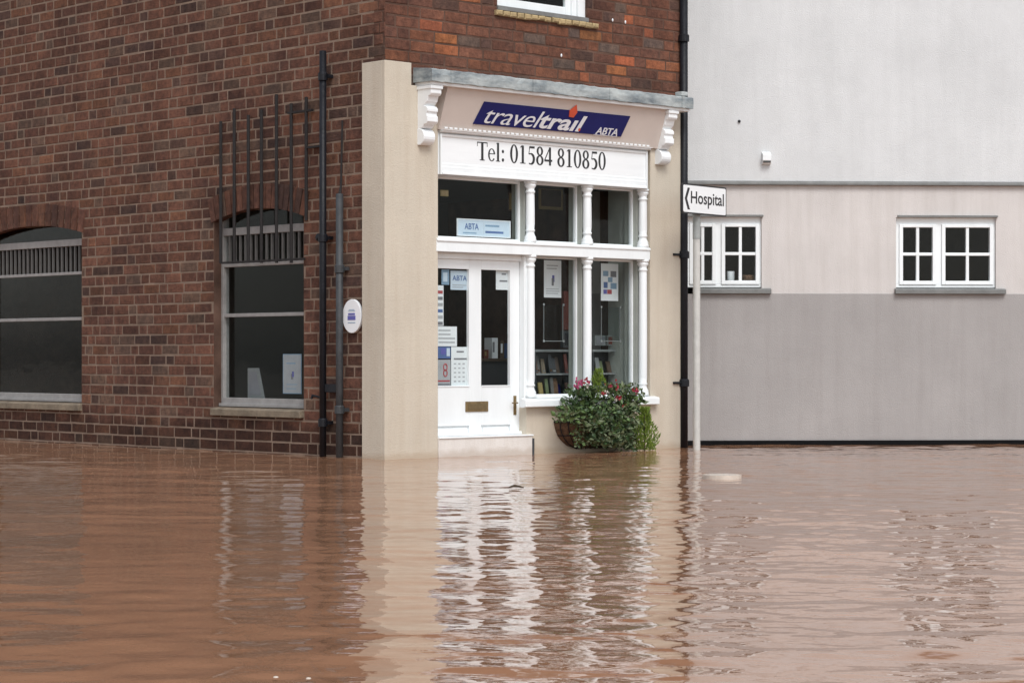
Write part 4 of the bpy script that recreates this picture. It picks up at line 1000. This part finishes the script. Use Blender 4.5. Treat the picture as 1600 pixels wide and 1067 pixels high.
wm = mat('muddy_water', (0.36, 0.185, 0.105), 0.012, 0.12, .35, 0, stretch=(.6, 1.6, 1), spec=0.5)
b = wm.node_tree.nodes['Principled BSDF']; b.inputs['IOR'].default_value = 1.42
n = wm.node_tree.nodes; l = wm.node_tree.links
tc = n.new('ShaderNodeTexCoord'); mp = n.new('ShaderNodeMapping'); mp.inputs['Scale'].default_value = (5, 9, 1)
nz = n.new('ShaderNodeTexNoise'); nz.inputs['Scale'].default_value = 1.4; nz.inputs['Detail'].default_value = 3
bpn = n.new('ShaderNodeBump'); bpn.inputs['Strength'].default_value = .03; bpn.inputs['Distance'].default_value = .05
l.new(tc.outputs['Object'], mp.inputs[0]); l.new(mp.outputs[0], nz.inputs[0]); l.new(nz.outputs['Fac'], bpn.inputs['Height']); l.new(bpn.outputs[0], b.inputs['Normal'])
me.materials.append(wm)
wo = bpy.data.objects.new('water', me); COL.objects.link(wo); struct(wo)
m = MB(); m.add([(-200, -200, -.42), (200, -200, -.42), (200, 200, -.42), (-200, 200, -.42)], [(0, 1, 2, 3)]); struct(m.build('road', 'mud', None, FW))
def onwater(px, py): Y = CAMH*FPX/(py-YH); return (px-CX)/FPX*Y, Y
a = onwater(1098, 746); c = onwater(1158, 746)
m = MB(); nn = 14; top = []; bot = []
for i in range(nn+1):
    t_ = i/nn; x = a[0]+(c[0]-a[0])*t_; hw = .19*math.sqrt(max(.02, 1-(2*t_-1)**2)); top.append((x, a[1]-hw)); bot.append((x, a[1]+hw))
ol = top + bot[::-1]; k = len(ol)
m.add([(x, y, .03) for x, y in ol]+[(x, y, -.02) for x, y in ol], [tuple(range(k)), tuple(range(2*k-1, k-1, -1))]+[(i, i+k, (i+1) % k+k, (i+1) % k) for i in range(k)])
tag(m.build('floating_board', 'driftwood', None, FW), 'pale flat board drifting on the brown water in front of the white building', 'board')
a = onwater(806, 763)
m = MB(); m.tube([(a[0]-.06, a[1], .012), (a[0]-.02, a[1]+.02, .022), (a[0]+.03, a[1]-.01, .02), (a[0]+.07, a[1]+.01, .008)], [.006, .011, .010, .004], 8)
tag(m.build('floating_twig', 'stem', None, FW), 'small dark twig floating on the water in front of the door step', 'twig')

for px, py, lb in ((482, 1060, 'tiny pale fleck of foam on the water near the bottom left, the larger of two'), (431, 1058, 'tiny pale fleck of foam on the water at the far bottom left')):
    a = onwater(px, py); m = MB(); m.lathe(a[0], a[1], [(.010, .0), (.009, .004), (.003, .006)], 9); tag(m.build('foam_fleck', 'driftwood', None, FW), lb, 'foam')
